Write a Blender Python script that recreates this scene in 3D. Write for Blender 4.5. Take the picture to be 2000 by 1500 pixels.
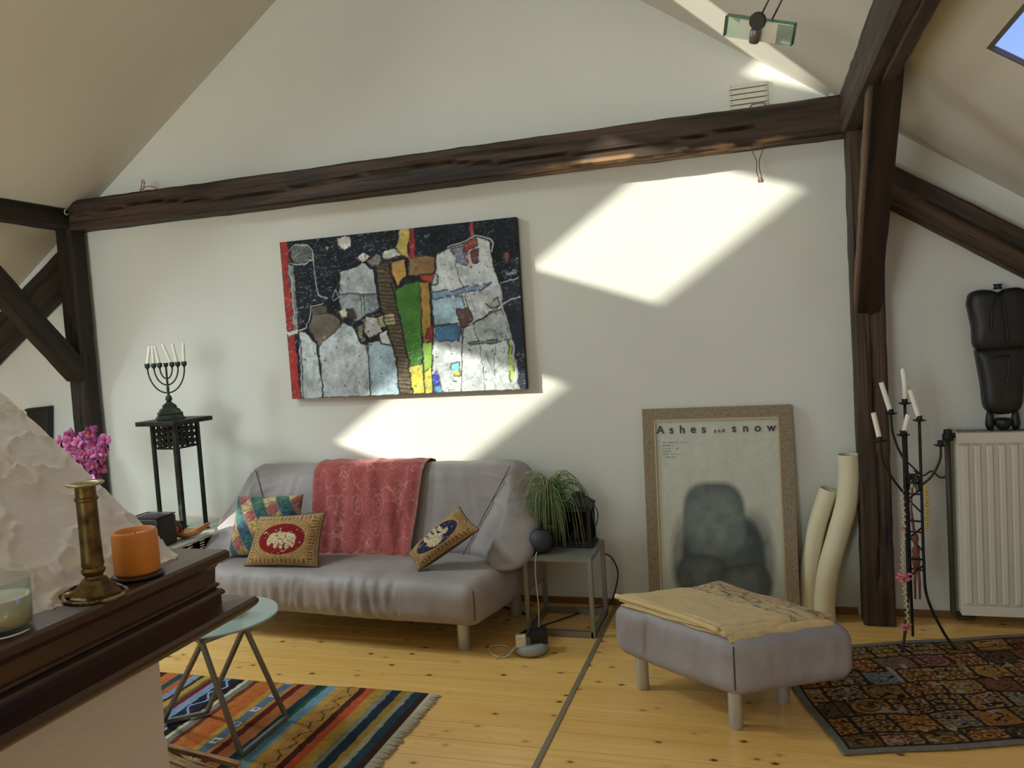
import bpy, bmesh, math, random
import numpy as np
from mathutils import Vector, Matrix
random.seed(7)
rng = np.random.default_rng(11)
for o in list(bpy.data.objects):
    bpy.data.objects.remove(o, do_unlink=True)
scn = bpy.context.scene
COL = scn.collection
R = math.radians

# ------------------------------------------------------------------ camera
# world: X right along the gable wall, Y towards the gable wall (Y = 4.25), Z up
YAW, PITCH, ROLL, FPX = -.302396, -.0623313, -.0636319, 1577.84
cam = bpy.data.cameras.new('camera')
cam.sensor_width = 36.0
cam.lens = FPX * 36.0 / 2000.0
cam.clip_start = 0.05
camo = bpy.data.objects.new('camera', cam); COL.objects.link(camo)
_f = Vector((math.sin(YAW) * math.cos(PITCH), math.cos(YAW) * math.cos(PITCH), math.sin(PITCH)))
_r = Vector((math.cos(YAW), -math.sin(YAW), 0)); _u = _r.cross(_f)
_r2 = math.cos(ROLL) * _r + math.sin(ROLL) * _u; _u2 = -math.sin(ROLL) * _r + math.cos(ROLL) * _u
camo.matrix_world = Matrix(((_r2.x, _u2.x, -_f.x, 0), (_r2.y, _u2.y, -_f.y, 0), (_r2.z, _u2.z, -_f.z, 1.5), (0, 0, 0, 1)))
scn.camera = camo

# ------------------------------------------------------------------ world, sun, daylight
SUN = Vector((1.8, 1.0, -.648))
world = bpy.data.worlds.new('sky'); scn.world = world; world.use_nodes = True
nt = world.node_tree; nt.nodes.clear()
out = nt.nodes.new('ShaderNodeOutputWorld'); bg = nt.nodes.new('ShaderNodeBackground')
sky = nt.nodes.new('ShaderNodeTexSky'); sky.sky_type = 'NISHITA'; sky.sun_disc = False
sky.sun_elevation = math.atan2(.648, math.hypot(1.8, 1.0)); sky.sun_rotation = math.atan2(-SUN.x, -SUN.y)
sky.air_density = 1.0; sky.dust_density = .3; sky.ozone_density = 1.0
bg.inputs['Strength'].default_value = SKY_STRENGTH = .36
tint = nt.nodes.new('ShaderNodeMix'); tint.data_type = 'RGBA'; tint.blend_type = 'MULTIPLY'; tint.inputs[0].default_value = 1.0
tint.inputs[7].default_value = (.20, .195, .40, 1)
nt.links.new(sky.outputs[0], tint.inputs[6]); nt.links.new(tint.outputs[2], bg.inputs[0]); nt.links.new(bg.outputs[0], out.inputs[0])

sl = bpy.data.lights.new('sun', 'SUN'); sl.energy = 4.2; sl.angle = R(.9); sl.color = (1.0, .95, .82)
so = bpy.data.objects.new('sun', sl); COL.objects.link(so)
so.rotation_euler = SUN.to_track_quat('-Z', 'Y').to_euler()
def area(name, loc, direction, sx, sy, power, color):
    l = bpy.data.lights.new(name, 'AREA'); l.shape = 'RECTANGLE'; l.size = sx; l.size_y = sy
    l.energy = power; l.color = color
    o = bpy.data.objects.new(name, l); COL.objects.link(o); o.location = loc
    o.rotation_euler = Vector(direction).to_track_quat('-Z', 'Y').to_euler()
    return o
# daylight at the left-slope skylights; rear fill lamp at an added, unseen window
area('rear_fill', (-2.9, -3.32, 1.6), (.05, 1, 0.02), 2.8, 2.3, 108, (.88, .98, 1.0))
area('daylight_roof_window_upper', (-3.52, 2.65, 3.22), (.57, .25, -.82), .5, .6, 21, (.87, .98, 1.0))
area('daylight_roof_window_lower', (-4.78, 2.62, 2.34), (.57, .25, -.82), .5, .6, 21, (.87, .98, 1.0))

vs = scn.view_settings
vs.view_transform = 'Standard'; vs.look = 'None'; vs.exposure = 1.2; vs.gamma = 1.0; vs.use_curve_mapping = False

# ------------------------------------------------------------------ helpers
ORG = {}
def sr(*c):
    """sRGB 0-255 -> linear"""
    a = np.asarray(c[0] if len(c) == 1 else c, float) / 255.0
    return np.where(a <= .04045, a / 12.92, ((a + .055) / 1.055) ** 2.4)
def tag(o, label=None, cat=None, group=None, kind=None):
    if label: o['label'] = label
    if cat: o['category'] = cat
    if group: o['group'] = group
    if kind: o['kind'] = kind
    return o
def thing(name, loc, label, cat, group=None):
    o = bpy.data.objects.new(name, None); COL.objects.link(o)
    o.empty_display_size = .05; o.location = loc; ORG[o] = np.array(loc, float)
    return tag(o, label, cat, group)
def add(name, V, F, mat, parent=None, smooth=False, col=None, colname='Col', auto=None):
    V = np.asarray(V, float).reshape(-1, 3)
    org = ORG[parent] if parent is not None else np.zeros(3)
    me = bpy.data.meshes.new(name)
    me.from_pydata((V - org).tolist(), [], [tuple(int(i) for i in f) for f in F])
    me.update()
    if smooth: me.polygons.foreach_set('use_smooth', [True] * len(me.polygons))
    if auto is not None:
        me.polygons.foreach_set('use_smooth', [True] * len(me.polygons)); me.set_sharp_from_angle(angle=R(auto))
    if col is not None:
        a = me.color_attributes.new(colname, 'FLOAT_COLOR', 'POINT')
        c = np.ones((len(V), 4)); c[:, :3] = col; a.data.foreach_set('color', c.ravel())
    if mat is not None: me.materials.append(mat)
    o = bpy.data.objects.new(name, me); COL.objects.link(o)
    if parent is not None: o.parent = parent
    ORG[o] = org
    return o
class MB:
    """collects simple solids into one mesh"""
    def __init__(s): s.V = []; s.F = []
    def raw(s, V, F):
        n = len(s.V); s.V += [tuple(map(float, v)) for v in V]; s.F += [tuple(int(i) + n for i in f) for f in F]; return s
    def box(s, lo, hi, rot=None, piv=None):
        x0, y0, z0 = lo; x1, y1, z1 = hi
        V = np.array([(x, y, z) for z in (z0, z1) for y in (y0, y1) for x in (x0, x1)], float)
        if rot is not None:
            p = np.array(piv if piv is not None else V.mean(0)); M = np.array(Matrix.Rotation(rot, 3, 'Z')); V = (V - p) @ M.T + p
        return s.raw(V, [(0, 2, 3, 1), (4, 5, 7, 6), (0, 1, 5, 4), (2, 6, 7, 3), (0, 4, 6, 2), (1, 3, 7, 5)])
    def tube(s, P, r, n=8, caps=True):
        P = [Vector(p) for p in P]; m = len(P)
        rr = [r] * m if np.isscalar(r) else list(r)
        V = []; up = None
        for i in range(m):
            t = (P[min(i + 1, m - 1)] - P[max(i - 1, 0)]).normalized()
            if up is None:
                up = Vector((0, 0, 1)) if abs(t.z) < .9 else Vector((1, 0, 0))
            a = (up - t * up.dot(t))
            if a.length < 1e-5: a = t.orthogonal()
            a.normalize(); b = t.cross(a); up = a
            for k in range(n):
                an = 2 * math.pi * k / n; V.append(tuple(P[i] + (a * math.cos(an) + b * math.sin(an)) * rr[i]))
        F = [(i * n + k, i * n + (k + 1) % n, (i + 1) * n + (k + 1) % n, (i + 1) * n + k) for i in range(m - 1) for k in range(n)]
        if caps: F += [tuple(range(n - 1, -1, -1)), tuple((m - 1) * n + k for k in range(n))]
        return s.raw(V, F)
    def bar(s, a, b, w, h=None):
        """square bar from a to b"""
        a = Vector(a); b = Vector(b); h = h or w; t = (b - a).normalized()
        up = Vector((0, 0, 1)) if abs(t.z) < .95 else Vector((0, 1, 0))
        x = t.cross(up).normalized(); y = x.cross(t).normalized()
        V = [tuple(p + x * sx * w / 2 + y * sy * h / 2) for p in (a, b) for sx, sy in ((-1, -1), (1, -1), (1, 1), (-1, 1))]
        return s.raw(V, [(3, 2, 1, 0), (4, 5, 6, 7)] + [(k, (k + 1) % 4, 4 + (k + 1) % 4, 4 + k) for k in range(4)])
    def lathe(s, prof, c, n=24, axis=None):
        c = np.array(c, float); V = []
        for r, z in prof:
            for k in range(n):
                an = 2 * math.pi * k / n; V.append((r * math.cos(an), r * math.sin(an), z))
        V = np.array(V)
        if axis is not None:
            q = np.array(Vector((0, 0, 1)).rotation_difference(Vector(axis)).to_matrix()); V = V @ q.T
        V = V + c; m = len(prof)
        F = [(i * n + k, i * n + (k + 1) % n, (i + 1) * n + (k + 1) % n, (i + 1) * n + k) for i in range(m - 1) for k in range(n)]
        F += [tuple(range(n - 1, -1, -1)), tuple((m - 1) * n + k for k in range(n))]
        return s.raw(V, F)
    def prism(s, poly, y0, y1):
        """polygon in XZ extruded along Y"""
        n = len(poly); V = [(x, y0, z) for x, z in poly] + [(x, y1, z) for x, z in poly]
        return s.raw(V, [tuple(range(n)), tuple(range(2 * n - 1, n - 1, -1))] + [(k, n + k, n + (k + 1) % n, (k + 1) % n) for k in range(n)])
    def build(s, name, mat, parent=None, bevel=0, smooth=False, auto=None):
        o = add(name, s.V, s.F, mat, parent, smooth, auto=auto)
        bm = bmesh.new(); bm.from_mesh(o.data); bmesh.ops.recalc_face_normals(bm, faces=bm.faces)
        if bevel:
            ed = [e for e in bm.edges if len(e.link_faces) == 2 and e.calc_face_angle(0) > .5]
            bmesh.ops.bevel(bm, geom=ed, offset=bevel, segments=2, affect='EDGES', profile=.6)
        bm.to_mesh(o.data); bm.free(); o.data.update()
        return o
def smoothp(P, n=8):
    """catmull-rom through points"""
    P = [np.array(p, float) for p in P]; Q = [2 * P[0] - P[1]] + P + [2 * P[-1] - P[-2]]; out = []
    for i in range(1, len(Q) - 2):
        for k in range(n):
            t = k / n; a, b, c, d = Q[i - 1], Q[i], Q[i + 1], Q[i + 2]
            out.append(.5 * ((2 * b) + (-a + c) * t + (2 * a - 5 * b + 4 * c - d) * t * t + (-a + 3 * b - 3 * c + d) * t ** 3))
    out.append(P[-1]); return out
# --- value noise in numpy
_T = np.random.default_rng(3).random((64, 64, 64))
def vnoise(x, y, z=0.0):
    x, y, z = np.broadcast_arrays(np.asarray(x, float), np.asarray(y, float), np.asarray(z, float))
    xi = np.floor(x).astype(int); yi = np.floor(y).astype(int); zi = np.floor(z).astype(int)
    f = lambda t: t * t * (3 - 2 * t)
    u, v, w = f(x - xi), f(y - yi), f(z - zi); r = 0
    for a in (0, 1):
        for b in (0, 1):
            for c in (0, 1):
                r = r + _T[(xi + a) % 64, (yi + b) % 64, (zi + c) % 64] * (u if a else 1 - u) * (v if b else 1 - v) * (w if c else 1 - w)
    return r * 2 - 1
def fbm(x, y, z=0.0, o=4):
    r = 0; a = .5
    for i in range(o): r = r + a * vnoise(x * 2 ** i + 7.3 * i, y * 2 ** i + 3.1 * i, np.asarray(z) * 2 ** i); a *= .5
    return r
# --- flat painting tools (colour per grid vertex)
def inpoly(u, v, P):
    r = np.zeros(u.shape, bool); n = len(P)
    for i in range(n):
        x0, y0 = P[i]; x1, y1 = P[(i + 1) % n]
        if y0 == y1: continue
        r ^= ((v < y0) != (v < y1)) & (u < (x1 - x0) * (v - y0) / (y1 - y0) + x0)
    return r
def dline(u, v, P):
    d = np.full(u.shape, 9.0)
    for (x0, y0), (x1, y1) in zip(P[:-1], P[1:]):
        dx, dy = x1 - x0, y1 - y0; L = dx * dx + dy * dy + 1e-12
        t = np.clip(((u - x0) * dx + (v - y0) * dy) / L, 0, 1)
        d = np.minimum(d, np.hypot(u - x0 - t * dx, v - y0 - t * dy))
    return d
def gridF(nu, nv, off=0):
    return [(off + j * nu + i, off + j * nu + i + 1, off + (j + 1) * nu + i + 1, off + (j + 1) * nu + i) for j in range(nv - 1) for i in range(nu - 1)]
def slab(name, nu, nv, fn, mat, parent=None, thick=.004, col=None, normal=(0, 0, -1)):
    """thick sheet: fn(u,v)->xyz arrays on a grid, colour array (nv,nu,3)"""
    u, v = np.meshgrid(np.linspace(0, 1, nu), np.linspace(0, 1, nv))
    T = np.stack(fn(u, v), -1).reshape(-1, 3)
    if np.isscalar(normal[0]): B = T + np.array(normal) * thick
    else: B = T + normal.reshape(-1, 3) * thick
    n = nu * nv; F = gridF(nu, nv) + [f[::-1] for f in gridF(nu, nv, n)]
    ring = [i for i in range(nu)] + [j * nu + nu - 1 for j in range(1, nv)] + [(nv - 1) * nu + i for i in range(nu - 2, -1, -1)] + [j * nu for j in range(nv - 2, 0, -1)]
    F += [(ring[k], n + ring[k], n + ring[(k + 1) % len(ring)], ring[(k + 1) % len(ring)]) for k in range(len(ring))]
    c = None
    if col is not None: c = np.concatenate([col.reshape(-1, 3)] * 2)
    return add(name, np.concatenate([T, B]), F, mat, parent, True, c)

# ------------------------------------------------------------------ materials
def mat(name, color, rough=.6, metal=0.0, spec=.5, noise=None, bump=None, coord='Object', attr=None, trans=None, coat=0, sss=0, sheen=0):
    """noise=(scale xyz, colour2, lo, hi, detail), bump=(scale xyz, strength, distance)"""
    m = bpy.data.materials.new(name); m.use_nodes = True; n = m.node_tree.nodes; L = m.node_tree.links
    b = n['Principled BSDF']; c = tuple(color) + (1,)
    b.inputs['Base Color'].default_value = c; b.inputs['Roughness'].default_value = rough
    b.inputs['Metallic'].default_value = metal; b.inputs['Specular IOR Level'].default_value = spec
    if coat: b.inputs['Coat Weight'].default_value = coat; b.inputs['Coat Roughness'].default_value = .15
    if sheen: b.inputs['Sheen Weight'].default_value = sheen
    if sss: b.inputs['Subsurface Weight'].default_value = sss; b.inputs['Subsurface Radius'].default_value = (.02, .01, .005); b.inputs['Subsurface Scale'].default_value = 1
    if trans: b.inputs['Transmission Weight'].default_value = trans[0]; b.inputs['IOR'].default_value = trans[1]
    src = None
    def tex(scale, detail, ntype='ShaderNodeTexNoise'):
        tc = n.new('ShaderNodeTexCoord') if coord != 'World' else n.new('ShaderNodeNewGeometry')
        mp = n.new('ShaderNodeMapping'); mp.inputs['Scale'].default_value = scale
        L.new(tc.outputs['Position' if coord == 'World' else coord], mp.inputs[0])
        t = n.new(ntype); t.inputs['Scale'].default_value = 1.0
        if 'Detail' in t.inputs: t.inputs['Detail'].default_value = detail
        L.new(mp.outputs[0], t.inputs['Vector']); return t
    if attr:
        a = n.new('ShaderNodeAttribute'); a.attribute_name = attr; src = a.outputs['Color']
    if noise:
        t = tex(noise[0], noise[4] if len(noise) > 4 else 4)
        rmp = n.new('ShaderNodeMapRange'); rmp.inputs[1].default_value = noise[2]; rmp.inputs[2].default_value = noise[3]
        L.new(t.outputs[0], rmp.inputs[0])
        mx = n.new('ShaderNodeMix'); mx.data_type = 'RGBA'; L.new(rmp.outputs[0], mx.inputs[0])
        if src: L.new(src, mx.inputs[6]); mx.blend_type = 'MULTIPLY'
        else: mx.inputs[6].default_value = c
        mx.inputs[7].default_value = tuple(noise[1]) + (1,)
        src = mx.outputs[2]
    if src: L.new(src, b.inputs['Base Color'])
    if bump:
        t = tex(bump[0], 5); bp = n.new('ShaderNodeBump'); bp.inputs['Strength'].default_value = bump[1]; bp.inputs['Distance'].default_value = bump[2]
        L.new(t.outputs[0], bp.inputs['Height']); L.new(bp.outputs[0], b.inputs['Normal'])
    return m
def pane_mat(name, tint, refl=.03):
    m = bpy.data.materials.new(name); m.use_nodes = True; n = m.node_tree.nodes; L = m.node_tree.links; n.remove(n['Principled BSDF'])
    t = n.new('ShaderNodeBsdfTransparent'); t.inputs[0].default_value = tuple(tint) + (1,)
    g = n.new('ShaderNodeBsdfGlossy'); g.inputs['Roughness'].default_value = .03
    x = n.new('ShaderNodeMixShader'); x.inputs[0].default_value = refl
    L.new(t.outputs[0], x.inputs[1]); L.new(g.outputs[0], x.inputs[2]); L.new(x.outputs[0], n['Material Output'].inputs[0])
    return m
M = {}
M['wall'] = mat('wall_plaster', sr(220, 221, 213), .9, spec=.2, noise=((1.3, 1.3, 1.3), sr(213, 214, 206), .35, .7), bump=((9, 9, 9), .12, .01), coord='World')
M['ceil'] = mat('ceiling_plaster', sr(216, 211, 199), .92, spec=.2, noise=((.9, .9, .9), sr(210, 205, 193), .35, .7), bump=((6, 6, 6), .1, .01), coord='World')
M['hood'] = mat('hand_trowelled_plaster', sr(222, 214, 206), .85, spec=.25, bump=((60, 60, 60), .35, .003), coord='World')
def timber_mat(name, c1, c2, c3):
    m = mat(name, c1, .62, spec=.35, noise=((1.6, 22, 22), c2, .38, .66, 8), bump=((2.5, 60, 60), .55, .006))
    n = m.node_tree.nodes; L = m.node_tree.links; b = n['Principled BSDF']
    a = n.new('ShaderNodeAttribute'); a.attribute_name = 'bare'
    mx = n.new('ShaderNodeMix'); mx.data_type = 'RGBA'; mx.inputs[7].default_value = tuple(c3) + (1,)
    old = b.inputs['Base Color'].links[0].from_socket
    tc = n.new('ShaderNodeTexCoord'); mp = n.new('ShaderNodeMapping'); mp.inputs['Scale'].default_value = (.9, 70, 70); L.new(tc.outputs['Object'], mp.inputs[0])
    tn = n.new('ShaderNodeTexNoise'); tn.inputs['Scale'].default_value = 1; tn.inputs['Detail'].default_value = 3; tn.inputs['Distortion'].default_value = .4; L.new(mp.outputs[0], tn.inputs[0])
    rr = n.new('ShaderNodeMapRange'); rr.inputs[1].default_value = .60; rr.inputs[2].default_value = .68; L.new(tn.outputs[0], rr.inputs[0])
    dk = n.new('ShaderNodeMix'); dk.data_type = 'RGBA'; dk.inputs[7].default_value = tuple(np.array(c2) * .35) + (1,)
    L.new(rr.outputs[0], dk.inputs[0]); L.new(old, dk.inputs[6]); old = dk.outputs[2]
    L.new(a.outputs['Fac'], mx.inputs[0]); L.new(old, mx.inputs[6]); L.new(mx.outputs[2], b.inputs['Base Color'])
    return m
M['timber'] = timber_mat('dark_stained_timber', sr(78, 60, 47), sr(35, 27, 22), sr(178, 138, 98))
M['timber_dark'] = timber_mat('blackish_stained_timber', sr(48, 36, 28), sr(24, 18, 15), sr(150, 112, 80))
def floor_mat():
    m = mat('varnished_pine', sr(222, 172, 92), .3, spec=.45, coat=.25, coord='World')
    n = m.node_tree.nodes; L = m.node_tree.links; b = n['Principled BSDF']
    g = n.new('ShaderNodeNewGeometry'); oi = n.new('ShaderNodeObjectInfo')
    add_ = n.new('ShaderNodeVectorMath'); add_.operation = 'ADD'
    cmb = n.new('ShaderNodeCombineXYZ'); mu = n.new('ShaderNodeMath'); mu.operation = 'MULTIPLY'; mu.inputs[1].default_value = 37.0
    L.new(oi.outputs['Random'], mu.inputs[0]); L.new(mu.outputs[0], cmb.inputs[0]); L.new(mu.outputs[0], cmb.inputs[2])
    L.new(g.outputs['Position'], add_.inputs[0]); L.new(cmb.outputs[0], add_.inputs[1])
    def noise(scale, detail, dist=0):
        mp = n.new('ShaderNodeMapping'); mp.inputs['Scale'].default_value = scale; L.new(add_.outputs[0], mp.inputs[0])
        t = n.new('ShaderNodeTexNoise'); t.inputs['Scale'].default_value = 1; t.inputs['Detail'].default_value = detail; t.inputs['Distortion'].default_value = dist
        L.new(mp.outputs[0], t.inputs[0]); return t.outputs[0]
    def rng_(s, a, b_, c=0, d=1):
        r = n.new('ShaderNodeMapRange'); L.new(s, r.inputs[0]); r.inputs[1].default_value = a; r.inputs[2].default_value = b_; r.inputs[3].default_value = c; r.inputs[4].default_value = d; return r.outputs[0]
    def mixc(f, a, c, mode='MIX'):
        x = n.new('ShaderNodeMix'); x.data_type = 'RGBA'; x.blend_type = mode
        if hasattr(f, 'links') or hasattr(f, 'node'): L.new(f, x.inputs[0])
        else: x.inputs[0].default_value = f
        for k, s in ((6, a), (7, c)):
            if hasattr(s, 'node'): L.new(s, x.inputs[k])
            else: x.inputs[k].default_value = tuple(s) + (1,)
        return x.outputs[2]
    grain = noise((1.2, 55, 10), 5, .6)
    c = mixc(rng_(grain, .35, .75), sr(240, 200, 122), sr(216, 166, 86))
    broad = noise((.8, 7, 3), 2)
    c = mixc(rng_(broad, .4, .75, 0, .6), c, sr(222, 174, 96))
    c = mixc(rng_(oi.outputs['Random'], 0, 1, 0, .45), c, sr(216, 166, 88))
    # knots
    mp = n.new('ShaderNodeMapping'); mp.inputs['Scale'].default_value = (9.0, 15.0, 1); L.new(add_.outputs[0], mp.inputs[0])
    v = n.new('ShaderNodeTexVoronoi'); v.feature = 'F1'; v.inputs['Scale'].default_value = 1; v.inputs['Randomness'].default_value = 1; L.new(mp.outputs[0], v.inputs['Vector'])
    ring = rng_(v.outputs['Distance'], .05, .28, .55, 0)
    sel = n.new('ShaderNodeSeparateColor'); L.new(v.outputs['Color'], sel.inputs[0])
    gate = rng_(sel.outputs[0], .34, .38)
    def mul(a, b_):
        x = n.new('ShaderNodeMath'); x.operation = 'MULTIPLY'; L.new(a, x.inputs[0]); L.new(b_, x.inputs[1]); return x.outputs[0]
    c = mixc(mul(ring, gate), c, sr(170, 112, 48))
    core = rng_(v.outputs['Distance'], .06, .15, 1, 0)
    c = mixc(mul(core, gate), c, sr(66, 38, 18))
    L.new(c, b.inputs['Base Color'])
    bp = n.new('ShaderNodeBump'); bp.inputs['Strength'].default_value = .08; bp.inputs['Distance'].default_value = .004
    L.new(grain, bp.inputs['Height']); L.new(bp.outputs[0], b.inputs['Normal'])
    return m
M['floor'] = floor_mat()
M['dark_gap'] = mat('dark_subfloor', sr(70, 48, 28), .9)
M['mantel'] = mat('dark_polished_walnut', sr(78, 51, 35), .33, spec=.5, noise=((30, 1.5, 30), sr(44, 28, 19), .35, .7, 6), coord='World', coat=.25)
M['leather'] = mat('grey_lilac_leather', sr(156, 149, 148), .5, spec=.4, noise=((5, 5, 5), sr(138, 131, 129), .35, .7), bump=((38, 38, 38), .22, .006), coord='World')
M['leather_ott'] = mat('grey_lilac_leather_ottoman', sr(152, 147, 149), .52, spec=.4, noise=((5, 5, 5), sr(134, 127, 129), .35, .7), bump=((38, 38, 38), .2, .006), coord='World')
M['seam'] = mat('dark_seam', sr(72, 66, 70), .8)
M['steel'] = mat('brushed_steel', sr(188, 190, 192), .38, metal=.55)
M['dull_steel'] = mat('dull_grey_steel', sr(140, 142, 138), .45, metal=.85)
M['iron'] = mat('black_wrought_iron', sr(36, 36, 33), .5, metal=.6, noise=((25, 25, 25), sr(58, 60, 54), .45, .8))
M['bronze'] = mat('green_patina_bronze', sr(38, 44, 38), .6, metal=.3, noise=((40, 40, 40), sr(58, 82, 66), .45, .75), coord='World')
M['brass'] = mat('aged_brass', sr(118, 98, 60), .4, metal=.9, noise=((30, 30, 30), sr(62, 50, 32), .4, .7), coord='World')
M['wax'] = mat('white_candle_wax', sr(232, 230, 216), .5, sss=.15)
M['wax_orange'] = mat('orange_candle_wax', sr(206, 128, 54), .5, sss=.35, noise=((.1, .1, 9), sr(214, 146, 66), .4, .7), coord='World')
M['white'] = mat('white_enamel', sr(216, 212, 196), .4)
M['rad'] = mat('radiator_enamel', sr(206, 199, 180), .42)
M['black'] = mat('matt_black', sr(20, 20, 21), .55)
M['ebony'] = mat('ebony_wood', sr(18, 17, 17), .48, noise=((20, 20, 4), sr(30, 27, 26), .45, .75))
M['print'] = mat('printed_canvas', (1, 1, 1), .75, attr='Col', bump=((70, 70, 70), .3, .003), spec=.25)
M['paper'] = mat('printed_paper', (1, 1, 1), .35, attr='Col', spec=.35)
M['cloth'] = mat('patterned_cloth', (1, 1, 1), .9, attr='Col', spec=.15, bump=((220, 220, 220), .35, .002), sheen=.15)
M['rug'] = mat('woven_rug', (1, 1, 1), .95, attr='Col', spec=.1, bump=((260, 260, 260), .5, .003), coord='World')
M['linen'] = mat('linen_frame', sr(166, 150, 124), .85, noise=((220, 220, 220), sr(112, 98, 80), .3, .7, 2), bump=((150, 150, 150), .4, .002))
M['gold'] = mat('pale_gilt', sr(188, 168, 128), .5, metal=.2)
M['ink'] = mat('poster_ink', sr(62, 64, 58), .6)
M['cord_white'] = mat('white_cable', sr(214, 210, 200), .5)
M['cord_black'] = mat('black_cable', sr(30, 29, 28), .5)
M['copper'] = mat('copper_wire', sr(176, 110, 74), .45, metal=.7)

# ================================================================== ROOM SHELL
YW = 4.25                                  # gable wall plane
ML, CL_, CR_ = .7, 5.347, 2.781            # roof slopes: left z = .7x + 5.347, right z = 2.781 - .7x
XL, XR, YR = -6.3, 2.8, -3.2
RIDGE = (CR_ - CL_) / (2 * ML)
zl = lambda x: ML * x + CL_
zr = lambda x: CR_ - ML * x

def struct(o): o['kind'] = 'structure'; return o
fl = struct(MB().box((XL, YR, -.12), (XR, YW, -.022)).build('floor', M['dark_gap']))
# pine boards, run along X, butt joint covered by the grey strip at X = -.81
SEAM = -.81; BW = .128
y = YW; i = 0
protos = {}
while y > -1.2:
    y0 = y - BW
    for (xa, xb) in ((XL + .02, SEAM), (SEAM, XR - .02)):
        if (xa, xb) not in protos:
            o = MB().box((xa + .001, .0009, -.022), (xb - .001, BW - .0009, 0)).build('plank', M['floor'], fl, bevel=.0012)
            protos[(xa, xb)] = o
        else:
            o = protos[(xa, xb)].copy(); COL.objects.link(o); o.parent = fl
        o.location = (0, y0, random.uniform(-.0006, 0))
    y = y0; i += 1
add('rear_boards', [(XL, YR, 0), (XR, YR, 0), (XR, y, 0), (XL, y, 0)], [(0, 1, 2, 3)], M['floor'], fl)
struct(MB().box((SEAM - .011, -1.2, 0), (SEAM + .011, YW - .02, .004)).build('trim_1', mat('grey_joint_strip', sr(122, 112, 92), .5), bevel=.0015))

gable = [(XL - .1, 0), (XL - .1, zl(XL - .1)), (RIDGE, zl(RIDGE)), (XR + .1, zr(XR + .1)), (XR + .1, 0)]
struct(MB().prism(gable, YW, YW + .2).build('wall_back', M['wall']))
struct(MB().box((XL - .15, YR - .1, -.1), (XL, YW + .1, zl(XL) + .05)).build('wall_left', M['wall']))
struct(MB().box((XR, YR - .1, -.1), (XR + .15, YW + .1, zr(XR) + .05)).build('wall_right', M['wall']))
# rear gable, unseen; glazed opening added and set left to shape the fill
OX0, OX1, OZ0, OZ1 = -4.3, -1.5, .4, 2.3
rw = MB()
rw.box((XL, YR - .1, 0), (OX0, YR, 1.2)); rw.box((OX1, YR - .1, 0), (XR, YR, 1.2)); rw.box((OX0, YR - .1, 0), (OX1, YR, OZ0))
rw.prism([(XL, 1.2), (OX0, 1.2), (OX0, zl(OX0)), (XL, zl(XL))], YR - .1, YR)
rw.prism([(OX1, 1.2), (XR, 1.2), (XR, max(1.2, zr(XR))), (OX1, zr(OX1))], YR - .1, YR)
rw.prism([(OX0, OZ1), (OX1, OZ1), (OX1, zr(OX1)), (RIDGE, zl(RIDGE)), (OX0, zl(OX0) + .001)], YR - .1, YR)
struct(rw.build('wall_rear', M['wall']))

# roof openings: (x0, x1, y0, y1)
WL = [(-3.72, -2.96, 2.465, 2.85), (-5.03, -4.23, 2.445, 2.83), (-2.53, -1.93, 2.495, 2.88), (-5.74, -5.40, 2.20, 2.47)]
WR = [(.703, 1.60, 2.05, 2.909)]
ceil = MB()
def slope(x0, x1, zf, holes, nrm, th=.02):
    xs = sorted({x0, x1, *[h[0] for h in holes], *[h[1] for h in holes]}); ys = sorted({YR, YW, *[h[2] for h in holes], *[h[3] for h in holes]})
    n = np.array(nrm) * th
    for a, b in zip(xs[:-1], xs[1:]):
        for c, d in zip(ys[:-1], ys[1:]):
            if any(h[0] <= a and b <= h[1] and h[2] <= c and d <= h[3] for h in holes): continue
            q = np.array([(a, c, zf(a)), (b, c, zf(b)), (b, d, zf(b)), (a, d, zf(a))])
            ceil.raw(q, [(0, 1, 2, 3)]); ceil.raw(q + n, [(3, 2, 1, 0)])
    for h in holes:
        q = np.array([(h[0], h[2], zf(h[0])), (h[1], h[2], zf(h[1])), (h[1], h[3], zf(h[1])), (h[0], h[3], zf(h[0]))])
        for k in range(4):
            p, r = q[k], q[(k + 1) % 4]; ceil.raw([p, r, r + n, p + n], [(0, 1, 2, 3)])
NL = (-.5735, 0, .8192); NR = (.5735, 0, .8192)
slope(XL, RIDGE, zl, WL, NL); slope(RIDGE, XR, zr, WR, NR)
struct(add('ceiling', ceil.V, ceil.F, M['ceil']))
M['wframe'] = mat('window_frame_grey', sr(96, 92, 86), .5)
M['pane'] = pane_mat('window_glass', (.97, .985, .98))
wn = 0
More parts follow.
